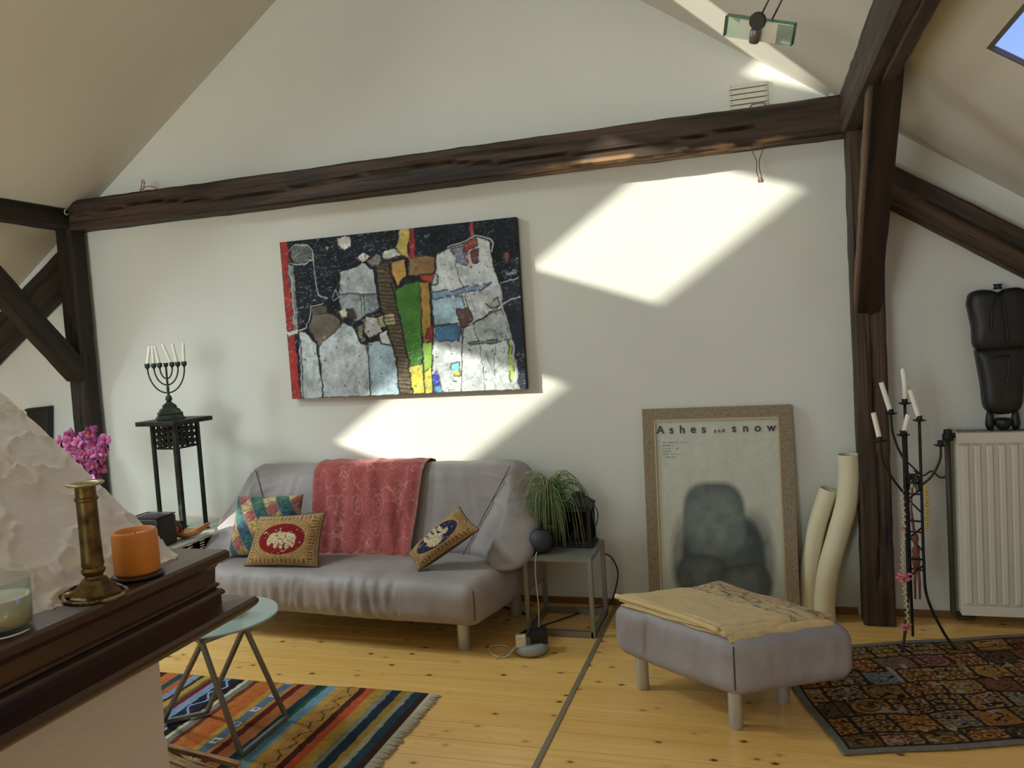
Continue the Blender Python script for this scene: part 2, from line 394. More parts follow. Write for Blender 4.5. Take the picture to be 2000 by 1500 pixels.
for holes, zf, nn in ((WL, zl, NL), (WR, zr, NR)):
    for h in holes:
        wn += 1; n = np.array(nn)
        cx, cy = (h[0] + h[1]) / 2, (h[2] + h[3]) / 2
        w = bpy.data.objects.new('window_%d' % wn, None); COL.objects.link(w); w.location = (cx, cy, zf(cx)); ORG[w] = np.array((cx, cy, zf(cx))); struct(w)
        q = np.array([(h[0], h[2], zf(h[0])), (h[1], h[2], zf(h[1])), (h[1], h[3], zf(h[1])), (h[0], h[3], zf(h[0]))])
        c = q.mean(0); qi = c + (q - c) * (1 - .012 / np.abs(q - c).max())
        fr = MB()
        for k in range(4):
            a, b = q[k], q[(k + 1) % 4]; ai, bi = qi[k], qi[(k + 1) % 4]
            fr.raw([a + n * .001, b + n * .001, bi + n * .001, ai + n * .001, a + n * .014, b + n * .014, bi + n * .014, ai + n * .014], [(0, 1, 2, 3), (7, 6, 5, 4), (2, 3, 7, 6), (0, 1, 5, 4)])
        fr.build('window_frame', M['wframe'], w)
        MB().raw(list(q + n * .004) + list(q + n * .008), [(0, 1, 2, 3), (7, 6, 5, 4), (0, 1, 5, 4), (1, 2, 6, 5), (2, 3, 7, 6), (3, 0, 4, 7)]).build('pane', M['pane'], w)
wn += 1
w = bpy.data.objects.new('window_%d' % wn, None); COL.objects.link(w); w.location = ((OX0 + OX1) / 2, YR, OZ0); ORG[w] = np.array(w.location); struct(w)  # added rear window, out of view, where the fill lamp shines in
fr = MB()
for x in np.linspace(OX0, OX1, 4): fr.box((x - .04, YR - .08, OZ0), (x + .04, YR - .02, OZ1))
fr.box((OX0, YR - .08, OZ0), (OX1, YR - .02, OZ0 + .07)); fr.box((OX0, YR - .08, OZ1 - .07), (OX1, YR - .02, OZ1))
fr.build('window_frame', M['white'], w)
xs = np.linspace(OX0, OX1, 4)
for a, b in zip(xs[:-1], xs[1:]): MB().box((a + .04, YR - .055, OZ0 + .07), (b - .04, YR - .045, OZ1 - .07)).build('pane', M['pane'], w)
M['base'] = mat('brown_skirting', sr(120, 82, 50), .5)
struct(MB().box((XL, YW - .014, 0), (.40, YW, .034)).build('baseboard_back', M['base'], bevel=.003))
struct(MB().box((.57, YW - .014, 0), (XR, YW, .034)).build('baseboard_back_right', M['base'], bevel=.003))

# ------------------------------------------------------------------ old roof timbers
def timber(name, p0, p1, w, h, label, m='timber', up=(0, 0, 1), cracks=(), bare=None, seed=0, ch=.012, wob=.006, taper=None):
    p0 = Vector(p0); p1 = Vector(p1); t = (p1 - p0); L = t.length; t.normalize()
    up = Vector(up); s = up.cross(t).normalized(); u = t.cross(s).normalized()
    nl = max(24, int(L * 60)); ns = 14
    ring = []
    a, b = w / 2, h / 2
    cor = [(-a, -b), (a, -b), (a, b), (-a, b)]
    for k in range(4):
        (x0, y0), (x1, y1) = cor[k], cor[(k + 1) % 4]
        dx, dy = x1 - x0, y1 - y0; l = math.hypot(dx, dy); dx /= l; dy /= l
        for q in np.linspace(ch, l - ch, ns): ring.append((x0 + dx * q, y0 + dy * q, dy, -dx, k, q / l))
    ring = np.array(ring); nr = len(ring)
    x = np.linspace(0, L, nl + 1)
    X = np.repeat(x[:, None], nr, 1); Yc = np.repeat(ring[None, :, 0], nl + 1, 0); Zc = np.repeat(ring[None, :, 1], nl + 1, 0)
    nY = ring[None, :, 2]; nZ = ring[None, :, 3]
    d = wob * fbm(X * 2.2 + seed * 3, Yc * 5 + seed, Zc * 5, 3) + .35 * wob * vnoise(X * 14 + seed, Yc * 30, Zc * 30)
    dark = np.zeros_like(X)
    for (k, q0, xa, xb, amp, dep, wid) in cracks:
        qq = q0 + amp * fbm(X / L * 6 + seed + k, np.zeros_like(X) + q0 * 5, 0, 3)
        msk = (ring[None, :, 4] == k) * np.clip((X - xa) / .08, 0, 1) * np.clip((xb - X) / .08, 0, 1)
        g = np.exp(-((ring[None, :, 5] - qq) / wid) ** 2) * msk
        d = d - dep * g
    Y2 = Yc + nY * d; Z2 = Zc + nZ * d
    if taper:
        f = 1 + taper * (X / L); Y2 = Y2 * f; Z2 = Z2 * f
    V = np.stack([X, Y2, Z2], -1).reshape(-1, 3)
    F = [(i * nr + k, i * nr + (k + 1) % nr, (i + 1) * nr + (k + 1) % nr, (i + 1) * nr + k) for i in range(nl) for k in range(nr)]
    F += [tuple(range(nr - 1, -1, -1)), tuple(nl * nr + k for k in range(nr))]
    br = np.zeros(X.shape) if bare is None else bare(X / L, ring[None, :, 4] + 0 * X, ring[None, :, 5] + 0 * X, Yc, Zc)
    o = add(name, V, F, M[m], None, False, np.repeat(br.reshape(-1, 1), 3, 1), 'bare', auto=35)
    mw = Matrix(((t.x, s.x, u.x, p0.x), (t.y, s.y, u.y, p0.y), (t.z, s.z, u.z, p0.z), (0, 0, 0, 1))); o.matrix_world = mw
    ORG[o] = np.zeros(3)
    return tag(o, label, 'beam')
# local ring sides: 0 = bottom, 1 = +side, 2 = top, 3 = -side ; side axis = up x direction
def bare_wall(t, k, q, yc, zc):
    n = fbm(t * 30, q * 6, 3.0, 4)
    low = np.where(k == 0, 1.0, np.where(k == 3, np.clip((q - .80) / .12, 0, 1), 0)) * np.clip((t - .62) / .12, 0, 1) * np.clip((.96 - t) / .06, 0, 1)
    return np.clip(low * (.25 + 3.0 * n), 0, .75)
# front face (towards the room) is side 3 for a beam running +X
timber('tie_beam', (-4.2, 4.178, 2.415), (.44, 4.178, 2.415), .15, .18, 'long dark timber beam running across the whole gable wall above the painting', 'timber',
       cracks=((3, .50, .1, 4.3, .34, .022, .035), (3, .25, 2.2, 3.2, .1, .008, .03)), bare=bare_wall, seed=1)
timber('purlin', (-4.185, 4.16, 2.395), (-4.185, 1.3, 2.45), .13, .125, 'dark purlin meeting the left post under the low side of the roof', 'timber_dark', seed=2)
timber('post', (-4.188, 4.163, 0), (-4.188, 4.163, 2.34), .125, .125, 'dark upright post behind the pink orchids', 'timber_dark', up=(0, 1, 0), cracks=((0, .45, .2, 2.0, .2, .012, .05),), seed=3)
timber('knee_brace', (-4.185, 4.12, 1.42), (-4.185, 3.24, 2.36), .115, .13, 'dark slanting brace falling from the purlin to the post by the orchids', 'timber_dark', seed=4)
timber('strut', (-4.21, 4.185, 2.127), (-5.95, 4.185, .97), .12, .2, 'dark sloping strut crossing behind the brace beside the orchid post', 'timber_dark', cracks=((1, .7, .1, 1.6, .15, .012, .05),), seed=5)
timber('purlin', (.45, 4.23, 2.418), (.45, -1.5, 2.418), .125, .175, 'heavy dark purlin overhead with split side, running out above the poster side of the room', 'timber', cracks=((1, .35, .2, 3.0, .25, .016, .06), (1, .7, .6, 2.2, .2, .012, .05), (0, .55, .4, 2.6, .15, .01, .04)), seed=6)
timber('post', (.482, 4.155, 0), (.482, 4.155, 2.34), .14, .14, 'dark upright post between the bent white tubes and the radiator', 'timber', up=(0, 1, 0), cracks=((0, .52, .15, 1.9, .25, .014, .04),), seed=7)
timber('knee_brace', (.475, 3.235, 2.49), (.475, 4.16, 1.49), .112, .11, 'dark brace with a pale edge, dropping from the purlin onto the post near the radiator', 'timber_dark', seed=8,
       bare=lambda t, k, q, yc, zc: np.where(k == 1, .38, 0) * np.clip(1 + fbm(t * 9, q * 4, 1.0), .3, 1.2))
timber('strut', (.53, 4.185, 2.118), (2.3, 4.185, .93), .12, .165, 'dark sloping strut rising to the post above the black carved mask', 'timber', cracks=((3, .45, .2, 1.9, .2, .012, .05),), seed=9)

# ================================================================== SOFT SHAPES
def lattice(nx, ny, nz):
    """surface of a subdivided cube, params in [-1,1]"""
    idx = {}; P = []; F = []
    def vid(i, j, k):
        key = (i, j, k)
        if key not in idx: idx[key] = len(P); P.append((2 * i / nx - 1, 2 * j / ny - 1, 2 * k / nz - 1))
        return idx[key]
    for i in range(nx):
        for j in range(ny):
            F.append((vid(i, j, 0), vid(i, j + 1, 0), vid(i + 1, j + 1, 0), vid(i + 1, j, 0)))
            F.append((vid(i, j, nz), vid(i + 1, j, nz), vid(i + 1, j + 1, nz), vid(i, j + 1, nz)))
    for i in range(nx):
        for k in range(nz):
            F.append((vid(i, 0, k), vid(i + 1, 0, k), vid(i + 1, 0, k + 1), vid(i, 0, k + 1)))
            F.append((vid(i, ny, k), vid(i, ny, k + 1), vid(i + 1, ny, k + 1), vid(i + 1, ny, k)))
    for j in range(ny):
        for k in range(nz):
            F.append((vid(0, j, k), vid(0, j, k + 1), vid(0, j + 1, k + 1), vid(0, j + 1, k)))
            F.append((vid(nx, j, k), vid(nx, j + 1, k), vid(nx, j + 1, k + 1), vid(nx, j, k + 1)))
    return np.array(P), F
def roundbox(P, half, r):
    """map cube params to a rounded box with half sizes and edge radius r; also outward normal"""
    half = np.array(half, float); q = P * half; inner = np.clip(q, -(half - r), half - r); d = q - inner
    l = np.linalg.norm(d, axis=1, keepdims=True); n = d / np.maximum(l, 1e-9)
    return inner + n * np.minimum(np.maximum(l, 0), 1e9) * 0 + n * r, n
def quadmap(x, y, hx, hy, C):
    """bilinear plan map; C = front-left, front-right, back-right, back-left"""
    u = (x / hx + 1) / 2; v = (y / hy + 1) / 2; C = np.array(C, float)
    p = ((1 - u) * (1 - v))[:, None] * C[0] + (u * (1 - v))[:, None] * C[1] + (u * v)[:, None] * C[2] + ((1 - u) * v)[:, None] * C[3]
    return p[:, 0], p[:, 1]

# ================================================================== SOFA
SX = -2.06
sofa = thing('sofa', (SX, 3.75, 0), 'low grey-lilac leather sofa with winged back, under the painting', 'sofa')
P, F = lattice(130, 54, 14)
hx, hy, hz = .92, .38, .108
q, nrm = roundbox(P, (hx, hy, hz), .085)
x, y = quadmap(q[:, 0], q[:, 1], hx, hy, [(SX - .80, 3.50), (SX + .76, 3.39), (SX + .93, 4.14), (SX - .93, 4.14)])
z = .257 + q[:, 2] + .012 * (1 - (q[:, 0] / hx) ** 2) * (1 - (q[:, 1] / hy) ** 2) * (q[:, 2] > 0)
fr = np.clip((-nrm[:, 1]) * 1.2, 0, 1) * np.clip((q[:, 1] < -hy + .1) * 1.0, 0, 1)
pl = vnoise(q[:, 0] * 24 + q[:, 2] * 5, q[:, 2] * 4, 2.0) + .6 * vnoise(q[:, 0] * 50 + 9 - q[:, 2] * 8, q[:, 2] * 6, 5.0)
fade = np.clip((.62 - q[:, 0]) / .35, .12, 1)
y = y - .010 * pl * fr * fade
z = z + .006 * fbm(x * 5, y * 9, 1.0, 3) * (q[:, 2] > 0) + .010 * fr * vnoise(q[:, 0] * 3, 0, 1) * (q[:, 2] < 0) - .02 * np.clip(-q[:, 2] / hz, 0, 1) * (1 - np.abs(q[:, 0]) / hx) * 0
sofa_seat = add('seat', np.stack([x, y, z], 1), F, M['leather'], sofa, True)
# backrest: plan-curved shell with wings folding forward at the ends
P, F = lattice(150, 12, 40)
hb, ht, hc = 1.0, .085, .25
q, nrm = roundbox(P, (hb, ht, hc), .075)
a = q[:, 0]; th = q[:, 1]; c = np.clip((q[:, 2] + hc) / (2 * hc), 0, 1)
def back_shell(a, th, c, zz=None):
    L0 = .54 + .25 * c; Lt = 1.03 - .19 * c; th_max = R(78) * (1 - c) ** .8 + R(16)
    s = np.abs(a) * Lt; e = np.maximum(s - L0, 0); Rr = np.maximum((Lt - L0) / th_max, .05); an = e / Rr
    px = np.minimum(s, L0) + Rr * np.sin(an); py = -Rr * (1 - np.cos(an))
    bulge = 1 + .35 * np.clip(e / .3, 0, 1)
    X = SX - .02 + np.sign(a) * (px + th * np.sin(an) * bulge)
    Y = 3.93 + py + th * np.cos(an) * bulge + .20 * c
    return X, Y
X, Y = back_shell(a, th, c)
Z = .345 + (q[:, 2] + hc) * .94
side = np.clip((np.abs(a) - .66) / .1, 0, 1)
wr = vnoise(a * 8 + Z * 34 * np.sign(a), Z * 9, 4.0) * side + .35 * vnoise(a * 30, Z * 3, 6.0) * (1 - side)
Y = Y - .007 * wr * (th < 0); Z = Z + .012 * fbm(a * 4, 2.0, 0, 2) * (c > .8)
sofa_back = add('backrest', np.stack([X, Y, Z], 1), F, M['leather'], sofa, True)
for sgn in (-1, 1):
    cc = np.linspace(.06, .97, 26); aa = sgn * (.54 + .25 * cc) / (1.03 - .19 * cc)
    sx, sy = back_shell(aa, np.full_like(aa, -.0935), cc)
    MB().tube([(u, v, .345 + 2 * hc * w_ * .94) for u, v, w_ in zip(sx, sy, cc)], .0022, 6).build('seam', M['seam'], sofa_back, smooth=True)
def corner_seam(hx_, hy_, hz_, r_, C_, zc, sx_, parent):
    c_ = np.linspace(-.96, .96, 17); q_, n_ = roundbox(np.stack([np.full(17, sx_), np.full(17, -1.0), c_], 1), (hx_, hy_, hz_), r_)
    X_, Y_ = quadmap(q_[:, 0] + n_[:, 0] * .003, q_[:, 1] + n_[:, 1] * .003, hx_, hy_, C_)
    MB().tube([(a, b, zc + d) for a, b, d in zip(X_, Y_, q_[:, 2])], .0028, 6).build('seam', M['seam'], parent, smooth=True)
corner_seam(.92, .38, .108, .085, [(SX - .80, 3.50), (SX + .76, 3.39), (SX + .93, 4.14), (SX - .93, 4.14)], .257, 1, sofa_seat)
for lx, ly in ((SX + .63, 3.545), (SX - .66, 3.62), (SX + .75, 4.02), (SX - .75, 4.02)):
    MB().lathe([(.001, 0), (.027, 0), (.03, .004), (.03, .185), (.001, .185)], (lx, ly, 0), 20).build('leg', M['steel'], sofa, auto=40)

# ------------------------------------------------------------------ throw over the sofa back
NU, NV = 150, 210
u, v = np.meshgrid(np.linspace(0, 1, NU), np.linspace(0, 1, NV))
path = np.array([(3.812, .352), (3.852, .45), (3.895, .55), (3.935, .65), (3.978, .745), (4.010, .792), (4.06, .826), (4.13, .836), (4.19, .820), (4.224, .76), (4.228, .62)])
sl_ = np.r_[0, np.cumsum(np.hypot(*np.diff(path, axis=0).T))]; s = v * sl_[-1]
frac = np.clip(s / .5, 0, 1)
xl = -2.375 - .075 * frac; xr = -1.80 + .012 * frac
fold = .009 * np.sin(u * 34 + 3 * fbm(u * 3, v * 1.5, 0, 2) + v * 2.2) + .016 * fbm(u * 7 - v * 1.2, v * 1.6, 2.0, 3) + .006
X = xl + (xr - xl) * u + .006 * fbm(u * 4, v * 5, 3.0)
att = np.clip((.60 - s) / .2, .15, 1) * np.where(s > .62, .2, 1)
Y = np.interp(s, sl_, path[:, 0]) - .012 * (s < .6) - fold * att * np.where(s > .5, .4, 1)
Z = np.interp(s, sl_, path[:, 1]) + np.where(s > .45, .3 * np.abs(fold), 0) + np.where(s < .05, .008 * vnoise(u * 9, 0, 0), 0)
base = sr(164, 84, 84) * np.ones(u.shape + (1,)); lite = sr(206, 150, 134); dk = sr(122, 60, 64)
pw, ph = u * 4.2, v * 5.4
warp = fbm(pw * 1.3, ph * 1.3, 5.0, 3) * 1.6
n1 = np.abs(vnoise(pw * 3.2 + warp, ph * 3.0 - warp, 1.0)); n2 = np.abs(vnoise(pw * 6 + warp * 2, ph * 6, 8.0))
lines = np.clip(1 - n1 / .07, 0, 1) * .75 + np.clip(1 - n2 / .10, 0, 1) * .4
for k in range(9):                                            # curled drops
    cu, cv = rng.uniform(.2, .85), rng.uniform(.05, .6); du = (u - cu) / .055; dv = (v - cv) / .075
    rr = np.hypot(du + .35 * dv * np.abs(dv), dv); lines += .6 * np.clip(1 - np.abs(rr - .8) / .12, 0, 1) + .5 * np.clip(1 - np.abs(rr - .35) / .12, 0, 1)
f1 = np.clip(lines, 0, 1)[..., None] * .8; col = base * (1 - f1) + lite * f1
f2 = np.clip(fbm(u * 6, v * 8, 9.0) * 1.3, 0, 1)[..., None] * .5; col = col * (1 - f2) + dk * f2
eb = (np.clip(1 - (1 - u) / .05, 0, 1) + np.clip(1 - u / .03, 0, 1))[..., None] * .6; col = col * (1 - eb) + sr(164, 124, 116) * eb
col = col * (1 + .10 * rng.standard_normal(u.shape)[..., None])
o = slab('throw', NU, NV, lambda a_, b_: (X, Y, Z), M['cloth'], None, .004, np.clip(col, 0, 1), (0, .6, -.5))
tag(o, 'red paisley shawl draped over the middle of the sofa back', 'throw')

# ------------------------------------------------------------------ cushions
def pillow(name, corners, thick, colfn, label, back=(90, 60, 45), n=110, pinch=.12, piping=None):
    """corners: bottom-left, bottom-right, top-right, top-left in 3D; front bulges towards the room"""
    C = np.array(corners, float); u, v = np.meshgrid(np.linspace(-1, 1, n), np.linspace(-1, 1, n))
    uu = u * (1 - pinch * .5 * (1 - v ** 2) * np.abs(u) ** 3); vv = v * (1 - pinch * .5 * (1 - u ** 2) * np.abs(v) ** 3)
    a, b = (uu + 1) / 2, (vv + 1) / 2
    mid = ((1 - a) * (1 - b))[..., None] * C[0] + (a * (1 - b))[..., None] * C[1] + (a * b)[..., None] * C[2] + ((1 - a) * b)[..., None] * C[3]
    nr = np.cross(C[1] - C[0], C[3] - C[0]); nr /= np.linalg.norm(nr)
    prof = ((1 - u ** 4) * (1 - v ** 4)) ** .55 * (1 - .25 * (u ** 2 + v ** 2) / 2)
    w = .004 * fbm(u * 3, v * 3, thick * 50, 3) * (1 - u ** 2) * (1 - v ** 2)
    A = mid + nr * (prof * thick * .5 + w)[..., None]; B = mid - nr * (prof * thick * .5)[..., None]
    V = np.concatenate([A.reshape(-1, 3), B.reshape(-1, 3)]); N = n * n
    Fc = gridF(n, n) + [f[::-1] for f in gridF(n, n, N)]
    c = colfn((u + 1) / 2, (v + 1) / 2); cb = np.ones((N, 3)) * sr(*back)
    o = add(name, V, Fc, M['cloth'], None, True, np.concatenate([np.clip(c, 0, 1).reshape(-1, 3), cb]))
    root = o
    if piping is not None:
        e = [A[0, i] for i in range(n)] + [A[j, -1] for j in range(1, n)] + [A[-1, i] for i in range(n - 2, -1, -1)] + [A[j, 0] for j in range(n - 2, -1, -1)]
        MB().tube(e[::3] + [e[0]], .0035, 6).build('piping', piping, o, smooth=True)
    return tag(root, label, 'cushion')
def C3(c, u): return np.ones(u.shape + (1,)) * sr(*c)
def blend(col, f, c):
    f = np.clip(f, 0, 1)[..., None]; return col * (1 - f) + sr(*c) * f
def patchwork(u, v):
    p = np.floor((u + v * .55) * 5.2); q = np.floor((v - u * .9) * 4.2 + p * .35)
    pal = np.array([sr(46, 92, 96), sr(152, 84, 78), sr(176, 148, 72), sr(54, 86, 112), sr(122, 60, 66), sr(62, 106, 84), sr(180, 158, 104)])
    k = np.where(p % 2 == 0, np.where(q % 2 == 0, 0, np.where(q % 3 == 0, 5, 3)), np.where(q % 2 == 0, 1, np.where(q % 3 == 0, 6, 2))).astype(int)
    c = pal[k]; fr = np.clip(np.abs(vnoise(u * 26, v * 26, 3.0)) * 1.4, 0, 1)[..., None]
    c = c * .8 + c.mean(-1, keepdims=True) * .2; c = c * (.6 + .7 * fr); e = np.abs(((u + v * .55) * 5.2) % 1 - .5) > .47
    return np.where(e[..., None], sr(120, 110, 100), c)
def beaded(u, v, oval, inner, motif, seed):
    c = C3((172, 140, 92), u) * (.8 + .5 * np.abs(vnoise(u * 40, v * 34, seed))[..., None])
    d = np.hypot((u - .5) / oval[0], (v - .5) / oval[1])
    bd = np.minimum(np.minimum(u, 1 - u), np.minimum(v, 1 - v))
    per = np.where((np.abs(u - .5) > np.abs(v - .5)), v, u)
    c = blend(c, ((bd > .05) & (bd < .12) & ((per * 17) % 1 < .38)) * .75, (74, 48, 30))
    c = blend(c, np.clip(1 - np.abs(bd - .03) / .008, 0, 1) * .8, (84, 52, 34)); c = blend(c, np.clip(1 - np.abs(bd - .145) / .007, 0, 1) * .5, (110, 76, 44))
    for r_ in (1.0, 1.12, 1.24, 1.36): c = blend(c, np.clip(1 - np.abs(d - r_) / .03, 0, 1) * .75, (92, 60, 34))
    c = blend(c, d < .98, inner)
    c = blend(c, (d < .92) & (vnoise(u * 30, v * 30, 9.0) > .72), (190, 160, 150))
    m = motif(u, v)
    c = blend(c, m > 0, (200, 186, 152)); c = blend(c, (m > 0) & (np.abs(vnoise(u * 34, v * 34, 2.0)) < .16), (118, 92, 66))
    return c
def blob(u, v, L):
    r = np.zeros(u.shape) - 1
    for cx, cy, rx, ry in L: r = np.maximum(r, 1 - np.hypot((u - cx) / rx, (v - cy) / ry))
    return r
eleph = lambda u, v: blob(u, v, [(.53, .53, .17, .10), (.40, .52, .09, .10), (.34, .46, .035, .09), (.44, .40, .035, .08), (.52, .39, .03, .08), (.60, .39, .035, .08), (.67, .44, .035, .10)])
palm = lambda u, v: blob(u, v, [(.46, .42, .13, .20), (.36, .66, .035, .13), (.44, .72, .035, .14), (.53, .72, .035, .14), (.61, .66, .035, .13), (.64, .46, .06, .08)])
pillow('cushion', [(-2.86, 3.71, .375), (-2.44, 3.74, .375), (-2.445, 3.86, .69), (-2.84, 3.82, .69)], .13, patchwork, 'blue, red and ochre patchwork cushion leaning on the sofa wing')
pillow('cushion', [(-2.645, 3.56, .372), (-2.215, 3.575, .372), (-2.205, 3.67, .635), (-2.60, 3.66, .612)], .11,
       lambda u, v: beaded(u, v, (.33, .30), (122, 20, 26), eleph, 1.0), 'gold embroidered cushion with a red oval, standing before the patchwork one', piping=M['seam'])
pillow('cushion', [(-1.645, 3.55, .375), (-1.335, 3.60, .57), (-1.475, 3.72, .655), (-1.725, 3.62, .435)], .10,
       lambda u, v: beaded(u, v, (.36, .33), (34, 38, 66), lambda a, b: palm(a, b), 4.0), 'gold embroidered cushion with a dark blue oval, tipped on its corner', piping=M['seam'])

# ================================================================== OTTOMAN
ot = thing('ottoman', (-.19, 3.2, 0), 'grey-lilac leather footstool carrying a folded beige cloth', 'footstool')
P, F = lattice(64, 52, 20)
hx, hy, hz = .30, .25, .108
q, nrm = roundbox(P, (hx, hy, hz), .062)
OC = [(-.665, 3.275), (-.145, 2.905), (.30, 3.135), (-.225, 3.50)]
x, y = quadmap(q[:, 0], q[:, 1], hx, hy, OC)
z = .246 + q[:, 2] + .008 * (1 - (q[:, 0] / hx) ** 2) * np.sign(q[:, 2])
sd = np.clip(1 - np.abs(nrm[:, 2]) * 1.1, 0, 1)
w_ = .010 * (vnoise(q[:, 0] * 15 + q[:, 2] * 3, q[:, 1] * 15, 2.0) + .5 * vnoise(q[:, 0] * 34 - q[:, 2] * 7, q[:, 1] * 30, 6.0)) * sd
g = np.exp(-((q[:, 0] + .03 - .12 * q[:, 2]) / .012) ** 2) + .7 * np.exp(-((q[:, 0] + .10 - .1 * q[:, 2]) / .01) ** 2)
w_ = w_ - .008 * g * sd * (nrm[:, 1] < -.3)
x = x + nrm[:, 0] * w_; y = y + nrm[:, 1] * w_
ott_body = add('cushion_body', np.stack([x, y, z], 1), F, M['leather_ott'], ot, True)
corner_seam(.30, .25, .108, .062, OC, .246, 1, ott_body)
for lx, ly in ((-.15, 2.985), (-.53, 3.255), (.02, 3.22), (-.225, 3.41)):
    MB().lathe([(.001, 0), (.023, 0), (.026, .004), (.026, .17), (.001, .17)], (lx, ly, 0), 20).build('leg', M['steel'], ot, auto=40)
# folded cloth
def cloth_layer(name, C, zt, parent, seed, lift=.0, pat=False, th=.006):
    NU, NV = 120, 110; C = np.array(C, float)
    u, v = np.meshgrid(np.linspace(0, 1, NU), np.linspace(0, 1, NV))
    e = .010 * fbm(u * 3 + seed, v * 3, seed, 3)
    p = ((1 - u) * (1 - v))[..., None] * C[0] + (u * (1 - v))[..., None] * C[1] + (u * v)[..., None] * C[2] + ((1 - u) * v)[..., None] * C[3]
    edge = np.minimum(np.minimum(u, 1 - u), np.minimum(v, 1 - v))
    zz = zt + .010 * fbm(u * 4 + seed, v * 4, seed * 2, 3) + lift * np.clip(1 - np.hypot(u, v - 1) / .35, 0, 1) - .010 * np.clip(1 - edge / .05, 0, 1)
    xo = e * np.clip(1 - edge / .2, 0, 1)
    zz = zz - .55 * np.clip(u - .985 + .03 * fbm(v * 5, seed, 0), 0, .1)
    c = C3((206, 180, 132), u) * (.92 + .12 * fbm(u * 30, v * 30, 4.0)[..., None])
    if pat:
        band = v - .62 - .05 * fbm(u * 3, 1.0, 0) ; inb = (band > 0) & (band < .34) & (u > .05)
        ln = np.abs(vnoise(u * 22 + 3 * fbm(u * 5, v * 5, 1.0), v * 34, 3.0)) < .14
        c = blend(c, inb & ln, (88, 92, 70)); c = blend(c, inb * .18, (120, 112, 80)); c = blend(c, ((band > .20) & (band < .42)) * .35, (150, 104, 76))
    o = slab(name, NU, NV, lambda a, b: (p[..., 0] + xo, p[..., 1] + xo, zz), M['cloth'], parent, th, np.clip(c, 0, 1))
    return o
cl = thing('folded_cloth', (-.19, 3.2, .36), 'beige cotton cloth with a green printed band, folded flat on the footstool', 'cloth')
cloth_layer('fold_layer', [(-.60, 3.255), (-.155, 2.93), (.215, 3.13), (-.23, 3.46)], .366, cl, 1.0)
cloth_layer('fold_layer', [(-.615, 3.27), (-.175, 2.935), (.20, 3.145), (-.225, 3.47)], .376, cl, 2.0)
cloth_layer('fold_layer', [(-.625, 3.285), (-.19, 2.965), (.215, 3.155), (-.22, 3.485)], .386, cl, 3.0, lift=.012, pat=True, th=.007)
MB().tube(smoothp([(-.628, 3.285, .376), (-.50, 3.195, .377), (-.33, 3.07, .377), (-.195, 2.955, .374)], 10), .011, 10).build('rolled_edge', mat('beige_cotton', sr(202, 176, 128), .9), cl, smooth=True)
